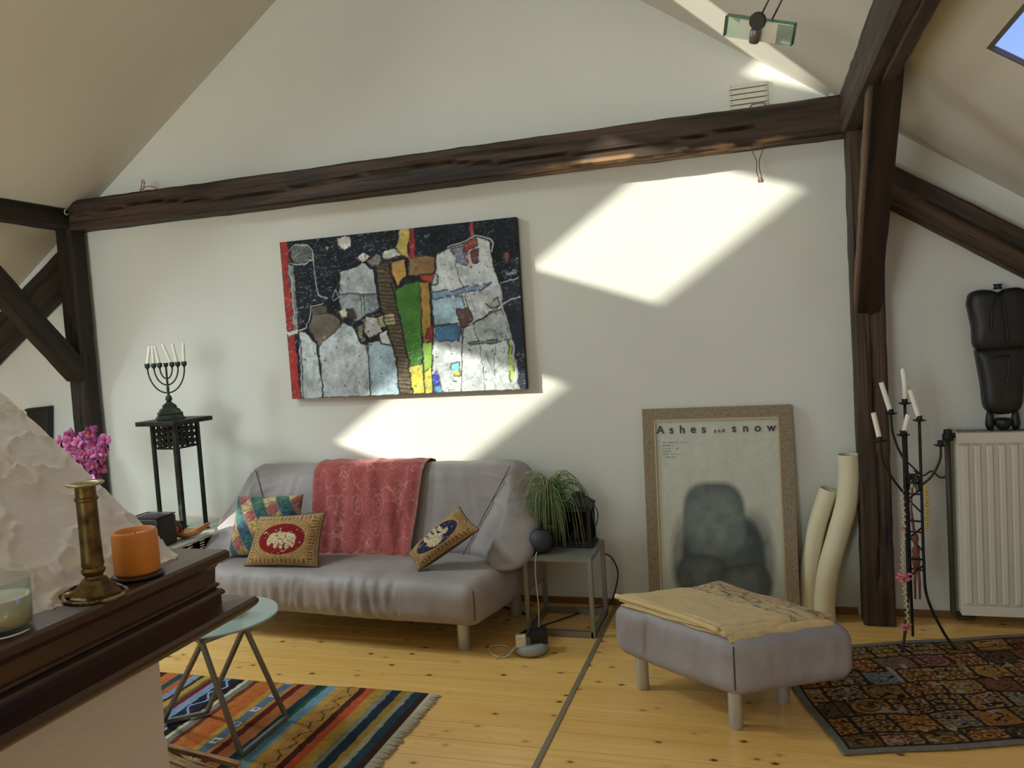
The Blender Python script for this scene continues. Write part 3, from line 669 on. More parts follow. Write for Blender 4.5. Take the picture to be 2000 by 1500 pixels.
PAINT_POLYS = [
    ((170, 45, 45), [(-0.007, 1.008), (0.033, 1.002), (0.035, 0.44), (0.038, -0.009), (-0.007, -0.007)]),
    ((205, 200, 195), [(-0.003, 0.435), (0.051, 0.439), (0.058, 0.408), (0.001, 0.395)]),
    ((120, 128, 130), [(0.028, 0.857), (0.055, 0.845), (0.055, 0.682), (0.051, 0.439), (0.035, 0.44)]),
    ((165, 175, 180), [(0.056, 0.417), (0.084, 0.427), (0.135, 0.336), (0.139, 0.24), (0.143, -0.006), (0.041, -0.005)]),
    ((168, 178, 184), [(0.141, 0.327), (0.255, 0.463), (0.299, 0.442), (0.33, 0.329), (0.362, 0.317), (0.357, -0.017), (0.141, -0.006), (0.144, 0.318)]),
    ((150, 175, 190), [(0.36, 0.33), (0.463, 0.343), (0.489, 0.197), (0.484, -0.024), (0.357, -0.017)]),
    ((112, 103, 90), [(0.104, 0.443), (0.121, 0.519), (0.195, 0.533), (0.244, 0.482), (0.245, 0.447), (0.144, 0.327), (0.12, 0.389)]),
    ((86, 88, 84), [(0.117, 0.571), (0.192, 0.581), (0.195, 0.533), (0.121, 0.519)]),
    ((165, 175, 180), [(0.26, 0.777), (0.366, 0.819), (0.411, 0.772), (0.42, 0.532), (0.374, 0.503), (0.319, 0.466), (0.25, 0.541), (0.25, 0.643)]),
    ((128, 138, 144), [(0.25, 0.643), (0.418, 0.625), (0.42, 0.532), (0.374, 0.503), (0.319, 0.466), (0.25, 0.541)]),
    ((176, 176, 160), [(0.238, 0.534), (0.269, 0.547), (0.278, 0.495), (0.253, 0.481)]),
    ((80, 64, 50), [(0.274, 0.538), (0.307, 0.539), (0.32, 0.483), (0.284, 0.486)]),
    ((190, 190, 185), [(0.333, 0.857), (0.37, 0.888), (0.395, 0.857), (0.366, 0.819)]),
    ((195, 198, 192), [(0.448, 0.867), (0.469, 0.893), (0.509, 0.887), (0.533, 0.851), (0.483, 0.825), (0.455, 0.833)]),
    ((140, 134, 130), [(0.381, 0.829), (0.422, 0.87), (0.444, 0.846), (0.436, 0.806), (0.412, 0.792)]),
    ((100, 88, 66), [(0.418, 0.792), (0.471, 0.81), (0.493, 0.666), (0.499, 0.549), (0.522, 0.296), (0.536, -0.026), (0.481, -0.023), (0.478, 0.215), (0.447, 0.42), (0.428, 0.523)]),
    ((180, 168, 128), [(0.409, 0.487), (0.485, 0.5), (0.482, 0.425), (0.417, 0.415)]),
    ((180, 182, 178), [(0.361, 0.487), (0.409, 0.483), (0.422, 0.389), (0.367, 0.351), (0.346, 0.412)]),
    ((188, 188, 184), [(0.412, 0.381), (0.445, 0.395), (0.46, 0.335), (0.453, 0.302), (0.418, 0.313)]),
    ((130, 118, 92), [(0.317, 0.432), (0.341, 0.438), (0.351, 0.344), (0.333, 0.328)]),
    ((188, 142, 62), [(0.485, 0.808), (0.546, 0.817), (0.545, 0.726), (0.505, 0.665), (0.49, 0.733)]),
    ((198, 178, 76), [(0.532, 1.007), (0.58, 1.008), (0.56, 0.872), (0.566, 0.814), (0.519, 0.861), (0.512, 0.887)]),
    ((152, 36, 42), [(0.575, 1.009), (0.593, 1.006), (0.589, 0.824), (0.566, 0.818)]),
    ((142, 112, 68), [(0.563, 0.815), (0.643, 0.829), (0.67, 0.809), (0.66, 0.721), (0.587, 0.713), (0.559, 0.725)]),
    ((172, 62, 42), [(0.598, 0.712), (0.669, 0.716), (0.675, 0.658), (0.641, 0.658), (0.603, 0.687)]),
    ((66, 124, 44), [(0.492, 0.633), (0.539, 0.669), (0.597, 0.679), (0.606, 0.637), (0.586, 0.182), (0.533, 0.16), (0.515, 0.381)]),
    ((168, 132, 54), [(0.599, 0.671), (0.636, 0.666), (0.638, 0.535), (0.628, 0.37), (0.603, 0.306), (0.595, 0.373)]),
    ((136, 50, 52), [(0.618, 0.396), (0.641, 0.402), (0.64, 0.311), (0.603, 0.298)]),
    ((212, 200, 52), [(0.533, 0.16), (0.589, 0.182), (0.583, -0.029), (0.536, -0.026)]),
    ((140, 184, 70), [(0.591, 0.29), (0.603, 0.306), (0.64, 0.303), (0.63, 0.162), (0.59, 0.131)]),
    ((206, 206, 70), [(0.59, 0.131), (0.63, 0.162), (0.621, -0.031), (0.583, -0.029)]),
    ((174, 182, 184), [(0.677, 0.841), (0.728, 0.862), (0.8, 0.888), (0.833, 0.912), (0.896, 0.875), (0.901, 0.724), (0.919, 0.618), (0.926, 0.513), (0.943, 0.399), (0.959, 0.252), (0.969, -0.049), (0.621, -0.031), (0.633, 0.204), (0.644, 0.402), (0.646, 0.649), (0.666, 0.728)]),
    ((120, 150, 182), [(0.647, 0.608), (0.767, 0.611), (0.849, 0.63), (0.887, 0.633), (0.837, 0.595), (0.648, 0.563)]),
    ((162, 194, 210), [(0.645, 0.567), (0.771, 0.57), (0.779, 0.504), (0.743, 0.418), (0.647, 0.406)]),
    ((72, 118, 160), [(0.649, 0.398), (0.743, 0.418), (0.76, 0.367), (0.743, 0.299), (0.649, 0.319)]),
    ((150, 160, 160), [(0.769, 0.383), (0.925, 0.481), (0.953, 0.293), (0.759, 0.277)]),
    ((150, 148, 140), [(0.861, 0.512), (0.911, 0.543), (0.915, 0.506), (0.876, 0.486)]),
    ((104, 80, 72), [(0.74, 0.496), (0.79, 0.503), (0.804, 0.436), (0.768, 0.374), (0.758, 0.4)]),
    ((128, 134, 150), [(0.738, 0.857), (0.788, 0.866), (0.8, 0.744), (0.757, 0.766)]),
    ((148, 66, 56), [(0.788, 0.874), (0.838, 0.907), (0.842, 0.851), (0.809, 0.839), (0.805, 0.824), (0.789, 0.826)]),
    ((196, 176, 170), [(0.8, 0.816), (0.813, 0.815), (0.811, 0.735), (0.799, 0.736)]),
    ((100, 64, 56), [(0.814, 0.831), (0.844, 0.835), (0.841, 0.763), (0.814, 0.758)]),
    ((44, 50, 66), [(0.919, 0.634), (1.01, 0.655), (1.006, -0.01), (0.97, -0.016), (0.959, 0.261), (0.943, 0.399), (0.928, 0.513)]),
    ((176, 60, 62), [(0.816, 1.013), (0.831, 1.011), (0.833, 0.912), (0.819, 0.906)]),
    ((150, 74, 76), [(0.944, 0.798), (0.958, 0.815), (0.967, 0.779), (0.958, 0.74), (0.945, 0.754)]),
    ((90, 130, 165), [(0.947, 0.67), (0.975, 0.699), (0.996, 0.696), (0.989, 0.665)]),
    ((90, 140, 165), [(0.637, 0.951), (0.654, 0.957), (0.656, 0.94), (0.639, 0.935)]),
    ((184, 184, 178), [(0.262, 0.992), (0.316, 0.992), (0.316, 0.93), (0.288, 0.909), (0.262, 0.941)]),
    ((196, 198, 196), [(0.199, 0.933), (0.211, 0.944), (0.222, 0.932), (0.211, 0.919)]),
    ((96, 100, 100), [(0.141, 0.907), (0.136, 0.881), (0.123, 0.861), (0.105, 0.85), (0.085, 0.85), (0.066, 0.86), (0.052, 0.88), (0.046, 0.906), (0.047, 0.933), (0.057, 0.956), (0.073, 0.972), (0.092, 0.978), (0.112, 0.972), (0.128, 0.956), (0.138, 0.933)]),
    ((40, 60, 178), [(0.626, 0.112), (0.646, 0.127), (0.654, 0.068), (0.661, 0.005), (0.623, -0.001)]),
    ((90, 170, 210), [(0.634, 0.044), (0.659, 0.035), (0.661, -0.003), (0.635, -0.002)]),
    ((166, 196, 70), [(0.938, 0.291), (0.952, 0.289), (0.952, 0.05), (0.938, 0.043)]),
    ((205, 205, 60), [(0.714, 0.123), (0.742, 0.121), (0.74, 0.092), (0.715, 0.094)]),
    ((120, 215, 205), [(0.707, 0.173), (0.738, 0.179), (0.736, 0.126), (0.708, 0.127)]),
    ((120, 150, 130), [(0.782, 0.291), (0.897, 0.302), (0.896, 0.278), (0.787, 0.275)]),
]
PAINT_LINES = [
    ('k', 0.0022, [(0.26, 0.777), (0.366, 0.823), (0.411, 0.772), (0.42, 0.532), (0.428, 0.519), (0.374, 0.503), (0.318, 0.458)]),
    ('k', 0.0019, [(0.361, 0.824), (0.339, 0.86), (0.37, 0.888), (0.398, 0.857), (0.434, 0.889), (0.449, 0.833)]),
    ('k', 0.0022, [(0.056, 0.417), (0.06, 0.333), (0.051, -0.001)]),
    ('k', 0.0029, [(0.084, 0.427), (0.135, 0.336), (0.14, 0.222), (0.143, -0.006)]),
    ('k', 0.0022, [(0.255, 0.463), (0.299, 0.442), (0.33, 0.329), (0.353, 0.318)]),
    ('k', 0.0026, [(0.353, 0.322), (0.36, 0.224), (0.358, -0.017)]),
    ('k', 0.0019, [(0.354, 0.335), (0.409, 0.365), (0.418, 0.313), (0.458, 0.301)]),
    ('k', 0.0016, [(0.318, 0.449), (0.359, 0.437), (0.344, 0.37), (0.367, 0.351)]),
    ('k', 0.0022, [(0.417, 0.783), (0.428, 0.523), (0.447, 0.42), (0.478, 0.215), (0.481, -0.023)]),
    ('k', 0.0022, [(0.479, 0.684), (0.503, 0.499), (0.522, 0.296), (0.536, -0.026)]),
    ('k', 0.0016, [(0.606, 0.637), (0.597, 0.456), (0.583, -0.029)]),
    ('k', 0.0019, [(0.671, 0.833), (0.663, 0.72), (0.676, 0.703), (0.675, 0.658), (0.643, 0.649), (0.641, 0.534), (0.644, 0.394), (0.63, 0.204), (0.62, -0.031)]),
    ('k', 0.0022, [(0.643, 0.845), (0.676, 0.833), (0.728, 0.866), (0.8, 0.888), (0.833, 0.912), (0.896, 0.875), (0.9, 0.748), (0.919, 0.618)]),
    ('k', 0.0010, [(0.733, 0.861), (0.782, 0.585), (0.829, 0.23), (0.843, -0.042)]),
    ('k', 0.0016, [(0.758, 0.4), (0.761, 0.318), (0.735, -0.037)]),
    ('k', 0.0016, [(0.769, 0.383), (0.858, 0.439), (0.915, 0.506)]),
    ('k', 0.0010, [(0.85, 0.229), (0.878, 0.087), (0.89, 0.266)]),
    ('k', 0.0019, [(0.926, 0.513), (0.943, 0.399), (0.959, 0.252)]),
    ('k', 0.0016, [(0.647, 0.402), (0.743, 0.418)]),
    ('k', 0.0010, [(0.497, 0.633), (0.482, 0.8), (0.466, 0.819)]),
    ('k', 0.0013, [(0.345, 0.633), (0.344, 0.498)]),
    ('k', 0.0013, [(0.357, 0.631), (0.354, 0.513)]),
    ('w', 0.0016, [(0.145, 0.902), (0.149, 0.757), (0.158, 0.644), (0.2, 0.623)]),
    ('w', 0.0019, [(0.036, 0.942), (0.072, 0.976), (0.115, 0.97), (0.147, 0.927), (0.141, 0.868), (0.108, 0.847), (0.059, 0.853), (0.035, 0.869)]),
    ('w', 0.0013, [(0.031, 0.857), (0.041, 0.752), (0.035, 0.44)]),
    ('w', 0.0016, [(0.05, 0.43), (0.092, 0.444), (0.115, 0.529), (0.121, 0.58), (0.18, 0.591)]),
    ('w', 0.0019, [(0.728, 0.87), (0.8, 0.896), (0.839, 0.915), (0.897, 0.887), (0.909, 0.865), (0.9, 0.819)]),
    ('w', 0.0022, [(0.919, 0.618), (0.928, 0.505), (0.947, 0.358), (0.959, 0.252), (0.97, -0.008)]),
    ('w', 0.0019, [(0.922, 0.629), (0.962, 0.637), (0.999, 0.648)]),
    ('w', 0.0019, [(0.925, 0.505), (0.964, 0.529), (1.001, 0.537)]),
    ('w', 0.0010, [(0.055, 0.897), (0.1, 0.925), (0.097, 0.968)]),
    ('w', 0.0010, [(0.219, 0.629), (0.24, 0.678), (0.249, 0.626), (0.223, 0.603)]),
]

# ================================================================== PAINTING
PX0, PX1, PZ0, PZ1, PT = -2.69, -1.232, 1.193, 2.122, .042
pa = thing('painting', (-1.96, YW, PZ0), 'large unframed abstract canvas with white house shapes and a green wedge', 'painting')
MB().box((PX0, YW - PT, PZ0), (PX1, YW - .004, PZ1)).build('canvas_edge', mat('painted_canvas_edge', sr(48, 48, 52), .8), pa, bevel=.002)
NU, NV = 460, 296
u, v = np.meshgrid(np.linspace(0, 1, NU), np.linspace(0, 1, NV))
ju = u + .009 * fbm(u * 30, v * 20, 1.0, 4); jv = v + .013 * fbm(u * 30, v * 20, 6.0, 4)
col = C3((26, 32, 42), u) * (1 + .9 * np.clip(fbm(u * 22, v * 14, 2.0, 4), -.6, 1)[..., None])
col = blend(col, (vnoise(u * 160, v * 110, 1.0) > .62) * .45, (70, 84, 92))
idm = np.zeros(u.shape, int)
for kk, (c_, poly) in enumerate(PAINT_POLYS):
    m_ = inpoly(ju, jv, poly); idm[m_] = kk + 1
    n_ = fbm(u * 20 + c_[0], v * 14 + c_[1], 3.0, 4)
    bc = sr(*c_); bc = bc * .88 + bc.mean() * .12
    drift = .5 + .5 * fbm(u * 5 + c_[1], v * 4, c_[2] * .1, 2)
    tone = (bc * (1 + .5 * n_[..., None]) * (.82 + .36 * drift[..., None])) * (1 + .16 * vnoise(u * 120, v * 80, c_[2])[..., None])
    col = np.where(m_[..., None], tone, col)
ed = np.zeros(u.shape, bool)
for sh, ax in ((1, 0), (-1, 0), (1, 1), (-1, 1)): ed |= np.roll(idm, sh, ax) != idm
for sh, ax in ((1, 0), (1, 1)): ed |= np.roll(ed, sh, ax)
col = blend(col, (ed & (vnoise(u * 60, v * 40, 11.0) > -.35)) * .7, (44, 44, 44))
scr = np.abs(vnoise(u * 70 + v * 22, v * 16 - u * 10, 5.0)) < .05; col = blend(col, (scr & (fbm(u * 8, v * 6, 12.0) > .02)) * .45, (70, 72, 72))
scr2 = np.abs(fbm(u * 26 - v * 30, v * 40 + u * 9, 15.0, 3)) < .02; col = blend(col, (scr2 & (fbm(u * 7, v * 6, 13.0) > .02)) * .35, (198, 202, 200))
hatch = inpoly(ju, jv, PAINT_POLYS[15][1]); col = blend(col, (hatch & (np.sin(v * 260 + u * 60 + 6 * fbm(u * 9, v * 9, 1.0)) > .45)) * .7, (48, 40, 30))
wht = col.mean(-1) > .25
col = np.where(wht[..., None] & ((col.max(-1) - col.min(-1)) < .16)[..., None], col * 1.32, col)
col = blend(col, (wht & (fbm(u * 34, v * 26, 7.0, 4) > .27)) * .28, (128, 134, 138)); col = blend(col, (wht & (vnoise(u * 90, v * 60, 4.0) > .86)) * .8, (50, 52, 54))
for k, w_, pts in PAINT_LINES:
    d_ = dline(ju, jv * .64, [(a_, b_ * .64) for a_, b_ in pts])
    col = blend(col, np.clip(1.6 - d_ / (w_ * (1.1 + .9 * fbm(u * 30, v * 30, 2.0))), 0, 1) * .9, (30, 32, 34) if k == 'k' else (186, 190, 188))
slab('canvas', NU, NV, lambda a_, b_: (PX0 + (PX1 - PX0) * a_, YW - PT - .002 - .0012 * fbm(a_ * 70, b_ * 50, 1.0, 2), PZ0 + (PZ1 - PZ0) * b_), M['print'], pa, .0015, np.clip(col, 0, 1), (0, 1, 0))

# ================================================================== POSTER leaning on the wall
po = bpy.data.objects.new('framed_poster', None); COL.objects.link(po)
tag(po, 'tall framed poster in a linen-covered frame, leaning on the wall behind the footstool', 'poster')
PW, PH = .735, 1.03; lean = math.atan2(.10, 1.02)
po.location = (-.245, YW - .125, 0.036); po.rotation_euler = (-lean, 0, 0); ORG[po] = np.zeros(3)
MB().box((-PW / 2 + .01, .012, .01), (PW / 2 - .01, .02, PH - .01)).build('backing_board', M['black'], po)
FW = .062
def framebar(pts, m, name, y0, y1):
    n = len(pts); V = [(x, y0, z) for x, z in pts] + [(x, y1, z) for x, z in pts]
    MB().raw(V, [tuple(range(n)), tuple(range(2 * n - 1, n - 1, -1))] + [(k, n + k, n + (k + 1) % n, (k + 1) % n) for k in range(n)]).build(name, m, po, bevel=.0015)
a_, b_ = PW / 2, PW / 2 - FW
framebar([(-a_, PH), (a_, PH), (b_, PH - FW), (-b_, PH - FW)], M['linen'], 'frame_rail', -.012, .02); framebar([(-a_, 0), (-b_, FW), (b_, FW), (a_, 0)], M['linen'], 'frame_rail', -.012, .02)
framebar([(-a_, 0), (-a_, PH), (-b_, PH - FW), (-b_, FW)], M['linen'], 'frame_rail', -.012, .02); framebar([(a_, 0), (b_, FW), (b_, PH - FW), (a_, PH)], M['linen'], 'frame_rail', -.012, .02)
for p0_, p1_ in (((-b_, FW), (-b_, PH - FW)), ((b_, FW), (b_, PH - FW)), ((-b_, FW), (b_, FW)), ((-b_, PH - FW), (b_, PH - FW))):
    MB().bar((p0_[0], -.009, p0_[1]), (p1_[0], -.009, p1_[1]), .007).build('gilt_fillet', M['gold'], po)
for p0_, p1_ in (((-a_, 0), (-a_, PH)), ((a_, 0), (a_, PH))):
    MB().bar((p0_[0], -.006, p0_[1]), (p1_[0], -.006, p1_[1]), .005).build('gilt_fillet', M['gold'], po)
# sheet: pale paper, soft grey rounded mass below as a plain stand-in for the picture
NU, NV = 300, 440; iw, ih = 2 * b_, PH - 2 * FW
u, v = np.meshgrid(np.linspace(0, 1, NU), np.linspace(0, 1, NV))
col = C3((192, 194, 178), u) * (1 + .10 * fbm(u * 7, v * 2.4, 2.0, 4) + .05 * vnoise(u * 60, v * 60, 1.0))[..., None]
col = blend(col, np.clip((.20 - v) / .2, 0, 1) * .5 + .12 * np.clip(fbm(u * 5, v * 9, 3.0), 0, 1), (120, 138, 136))
def softmass(cx, cy, rx, ry, p=2.4): return (np.abs((u - cx) / rx) ** p + np.abs((v - cy) / ry) ** p) ** (1 / p)
def lay(col, d_, c_in, c_edge, soft=.10, seed=1.0):
    f = np.clip((1 - d_) / soft, 0, 1); t = np.clip(d_, 0, 1)[..., None]
    tone = sr(*c_in) * (1 - t ** 2) + sr(*c_edge) * t ** 2; tone = tone * (1 + .45 * fbm(u * 12, v * 16, seed, 5))[..., None]
    return col * (1 - f[..., None]) + tone * f[..., None]
col = lay(col, softmass(.24, .20, .17, .30, 2.2), (146, 148, 140), (112, 116, 110), .35, 3.0); col = lay(col, softmass(.78, .22, .17, .30, 2.2), (142, 144, 136), (108, 112, 106), .35, 4.0)
col = lay(col, softmass(.52, .16, .36, .33, 3.0), (84, 94, 92), (52, 60, 60), .12, 5.0)
col = lay(col, softmass(.46, .42, .27, .24, 3.2), (118, 128, 124), (74, 84, 82), .14, 6.0)
col = lay(col, softmass(.34, .12, .24, .13, 2.6), (96, 104, 100), (58, 66, 64), .2, 7.0); col = lay(col, softmass(.70, .08, .22, .12, 2.6), (100, 108, 104), (60, 68, 66), .2, 8.0)
for k, wd in enumerate((.21, .09, .14, .08, .17, .11)):                 # small print, too fine to read
    zt = .872 - k * .0165; run = (u > .055) & (u < .055 + wd) & (np.abs(v - zt) < .0038) & (vnoise(u * 150, zt * 300, 3.0) > -.25); col = blend(col, run * .6, (84, 88, 80))
sheet = slab('poster_sheet', NU, NV, lambda a__, b__: (-b_ + iw * a__, -.0012 + .0016 * fbm(a__ * 5, b__ * 3, 2.0, 3) + 0 * a__, FW + ih * b__), M['paper'], po, .001, np.clip(col, 0, 1), (0, 1, 0))
def letters(txt, size, x, z, gap):
    for ch, dx in zip(txt, gap):
        cu = bpy.data.curves.new('letter', 'FONT'); cu.body = ch; cu.size = size; cu.extrude = .0004; cu.align_x = 'CENTER'; cu.offset = size * .022
        t = bpy.data.objects.new('letter', cu); COL.objects.link(t)
        dg = bpy.context.evaluated_depsgraph_get(); me = bpy.data.meshes.new_from_object(t.evaluated_get(dg)); bpy.data.objects.remove(t)
        me.materials.clear(); me.materials.append(M['ink'])
        o = bpy.data.objects.new('letter', me); COL.objects.link(o); o.parent = sheet; o.location = (x + dx, -.0045, z); o.rotation_euler = (R(90), 0, 0)
LX = lambda f: -b_ + iw * f
letters('Ashes', .058, 0, FW + ih * .925, [LX(.045), LX(.137), LX(.228), LX(.318), LX(.405)])
letters('and', .026, 0, FW + ih * .925, [LX(.497), LX(.530), LX(.562)])
letters('snow', .058, 0, FW + ih * .925, [LX(.650), LX(.742), LX(.838), LX(.945)])

# ================================================================== FIREPLACE (left foreground)
MX, MY = -1.322, 1.709                                       # top front corner of the mantel shelf
fp = thing('fireplace', (-1.8, .6, 0), 'white hand-plastered fireplace with a sloping hood in the left foreground', 'fireplace')
def trowel(u, v, seed):
    n = fbm(u * 2.4 + seed, v * 2.4, seed, 3); n2 = fbm(u * 4.1 + 9, v * 4.1 + seed, seed + 4, 3)
    return .011 * np.exp(-(n / .036) ** 2) * np.clip(.6 + 2 * vnoise(u * 6, v * 6, 3.0), 0, 1) + .008 * np.exp(-(n2 / .034) ** 2) + .007 * fbm(u * 3, v * 3, 8.0, 4) + .0022 * fbm(u * 26, v * 26, 2.0, 3)
# hood: front plane rising away from the shelf, end wall at Y = 1.652
prof = [(-1.40, .998), (-1.43, 1.012), (-1.468, 1.048), (-1.496, 1.07), (-1.64, 1.19), (-1.79, 1.318), (-1.95, 1.445), (-2.35, 1.765), (-2.9, 2.205)]
ps = np.array(smoothp([(a, b, 0) for a, b in prof], 24))[:, :2]; Ln = np.r_[0, np.cumsum(np.hypot(*np.diff(ps, axis=0).T))]
NV = 240; t_ = np.linspace(0, Ln[-1], NV); px = np.interp(t_, Ln, ps[:, 0]); pz = np.interp(t_, Ln, ps[:, 1])
NU = 320; ys = np.linspace(-.6, 1.652, NU)
U, Vv = np.meshgrid(ys, t_); n_ = trowel(U * 2.2, Vv * 2.2, 2.0)
edge = np.clip((1.652 - U) / .02, 0, 1); n_ = n_ * (.4 + .6 * edge) - .010 * (1 - edge) ** 2
tw = .008 * fbm(Vv * 9, 3.0, 1.0, 3) + .012 * np.clip(1 - Vv / .12, 0, 1)
GX = px[:, None] + .62 * n_; GZ = pz[:, None] + .78 * n_; GY = U + tw * np.clip((U - 1.2) / .45, 0, 1)
Vg = np.stack([GX, GY, GZ], -1).reshape(-1, 3)
Fg = gridF(NU, NV)
endr = [j * NU + NU - 1 for j in range(NV)]; n0 = len(Vg)
Ve = [Vg[i] + np.array((-.012, -.004, -.012)) for i in endr] + [(-2.9, 1.645, .9), (-1.45, 1.645, .9)]
Fe = [(endr[k], endr[k + 1], n0 + k + 1, n0 + k) for k in range(NV - 1)] + [tuple(n0 + k for k in range(NV)) + (n0 + NV, n0 + NV + 1)]
add('hood', np.concatenate([Vg, np.array(Ve)]), Fg + Fe, M['hood'], fp, auto=60)
# chimney breast below the shelf: painted block work
NU, NV = 170, 120; ys = np.linspace(-.6, 1.61, NU); zs = np.linspace(0, .84, NV); U, Z_ = np.meshgrid(ys, zs)
row = np.floor(Z_ / .14); jz = np.abs(Z_ / .14 - np.round(Z_ / .14)) * .14; jy = np.abs((U + row * .13) / .26 - np.round((U + row * .13) / .26)) * .26
wv = .015 * fbm(U * 4, Z_ * 4, 1.0, 3)
d_ = .012 * fbm(U * 5, Z_ * 5, 5.0, 4) + .002 * fbm(U * 30, Z_ * 30, 1.0, 3) - .005 * np.exp(-((jz + wv) / .006) ** 2) - .004 * np.exp(-((jy + wv) / .006) ** 2) * (vnoise(row * 3.3, U * 2, 1.0) > -.2)
rnd = np.clip((1.61 - U) / .035, 0, 1); GX = -1.455 + d_ - .035 * (1 - np.sqrt(np.clip(1 - (1 - rnd) ** 2, 0, 1)))
GY = U + .010 * fbm(Z_ * 7, 2.0, 0, 3) * np.clip((U - 1.3) / .3, 0, 1)
Vg = np.stack([GX, GY, Z_], -1).reshape(-1, 3); n0 = len(Vg)
V2 = np.array([(-2.9, Vg[j * NU + NU - 1][1], Vg[j * NU + NU - 1][2]) for j in range(NV)])
Fg = gridF(NU, NV) + [(j * NU + NU - 1, n0 + j, n0 + j + 1, (j + 1) * NU + NU - 1) for j in range(NV - 1)]
add('breast', np.concatenate([Vg, V2]), Fg, M['hood'], fp, True)
# mantel shelf: moulded section, mitred round the end
pr = [(-.16, 1.0), (0, 1.0), (.006, .994), (.006, .978), (.001, .974), (-.014, .967), (-.020, .958), (-.022, .922), (-.016, .918), (-.015, .913), (-.022, .907), (-.011, .902), (-.007, .896), (-.007, .890), (-.014, .886),
      (-.014, .868), (.044, .866), (.050, .858), (.050, .850), (.045, .843), (.032, .833), (-.005, .830), (-.16, .830)]
m_ = MB(); n = len(pr); Vp = []
for st in range(3):
    for e, z in pr:
        if st == 0: Vp.append((MX + e, -.7, z))
        elif st == 1: Vp.append((MX + e, MY + e, z))
        else: Vp.append((-1.9, MY + e, z))
m_.raw(Vp, [(st * n + k, st * n + k + 1, (st + 1) * n + k + 1, (st + 1) * n + k) for st in range(2) for k in range(n - 1)] + [tuple(range(n))])
o = m_.build('mantel_shelf', M['mantel'], fp); o['label'] = 'dark polished wooden mantel shelf with stepped moulding'

# ------------------------------------------------------------------ things on the mantel
t = thing('pillar_candle', (-1.383, 1.475, 1.0), 'thick orange pillar candle on the dark mantel shelf', 'candle')
t_wax = MB().lathe([(.001, 1.012), (.046, 1.012), (.049, 1.018), (.049, 1.09), (.0485, 1.102), (.045, 1.109), (.041, 1.108), (.037, 1.099), (.02, 1.095), (.001, 1.094)], (-1.383, 1.475, 0), 40).build('wax', M['wax_orange'], t, smooth=True)
MB().tube([(-1.383, 1.475, 1.094), (-1.381, 1.475, 1.100), (-1.378, 1.474, 1.103)], .0012, 6).build('wick', M['black'], t_wax)
MB().lathe([(.001, 1.0), (.045, 1.0), (.056, 1.004), (.057, 1.008), (.05, 1.012), (.001, 1.012)], (-1.383, 1.475, 0), 32).build('saucer', mat('dark_saucer', sr(44, 26, 20), .4), t, smooth=True)
t = thing('candlestick', (-1.372, 1.340, 1.0), 'tall empty brass candlestick with octagonal foot and a bracelet round it', 'candlestick')
cx, cy = -1.372, 1.340
ft = MB(); oct_ = lambda r, z: [(cx + r * math.cos(R(22.5 + 45 * k)), cy + r * math.sin(R(22.5 + 45 * k)), z) for k in range(8)]
rings = [oct_(.052, 1.0), oct_(.052, 1.007), oct_(.045, 1.010), oct_(.026, 1.038), oct_(.019, 1.042)]
ft.raw([p for r_ in rings for p in r_], [(i * 8 + k, i * 8 + (k + 1) % 8, (i + 1) * 8 + (k + 1) % 8, (i + 1) * 8 + k) for i in range(4) for k in range(8)] + [tuple(range(8))]); ft.build('foot', M['brass'], t)
MB().lathe([(.001, 1.04), (.019, 1.041), (.0175, 1.046), (.022, 1.052), (.024, 1.058), (.020, 1.064), (.0225, 1.07), (.0215, 1.078), (.0205, 1.16), (.0205, 1.205), (.0235, 1.208), (.0235, 1.212), (.0205, 1.215), (.0205, 1.238), (.001, 1.238)], (cx, cy, 0), 28).build('stem', M['brass'], t, auto=40)
MB().lathe([(.001, 1.236), (.02, 1.236), (.034, 1.239), (.038, 1.243), (.036, 1.245), (.018, 1.242), (.016, 1.225), (.001, 1.222)], (cx, cy, 0), 32).build('drip_pan', mat('pale_brass', sr(176, 164, 126), .35, metal=.8), t, smooth=True)
MB().lathe([(.001, 1.0), (.018, 1.0), (.024, 1.006), (.022, 1.013), (.001, 1.014)], (-1.425, 1.322, 0), 20).build('snuffer_dish', M['brass'], t, smooth=True)
br = [(cx + .062 * math.cos(a), cy + .058 * math.sin(a), 1.004 + .012 * max(0, math.sin(a - 1.2))) for a in np.linspace(0, 2 * math.pi, 49)]
o = MB().tube(br, .0035, 8, False).build('bracelet', mat('braided_cord', sr(150, 128, 84), .7, noise=((60, 60, 60), sr(74, 40, 40), .45, .55), coord='World'), None, smooth=True)
tag(o, 'thin braided cord bracelet lying round the brass candlestick foot', 'bracelet')
t = thing('glass_candle', (-1.395, 1.135, 1.0), 'white candle in a clear drinking glass on the mantel edge', 'candle')
M['glass'] = pane_mat('clear_glass', (.90, .94, .92), .10)
MB().lathe([(.001, 1.0), (.052, 1.0), (.055, 1.003), (.058, 1.10), (.0565, 1.10), (.0535, 1.012), (.001, 1.010)], (-1.395, 1.135, 0), 40).build('tumbler', M['glass'], t, smooth=True)
t_wax = MB().lathe([(.001, 1.013), (.0525, 1.013), (.0545, 1.066), (.051, 1.064), (.02, 1.062), (.001, 1.062)], (-1.395, 1.135, 0), 40).build('wax', mat('ivory_wax', sr(206, 194, 170), .5, sss=.2), t, smooth=True)
MB().tube([(-1.395, 1.135, 1.061), (-1.394, 1.135, 1.067), (-1.391, 1.134, 1.07), (-1.389, 1.134, 1.067)], .001, 6).build('wick', M['black'], t_wax)
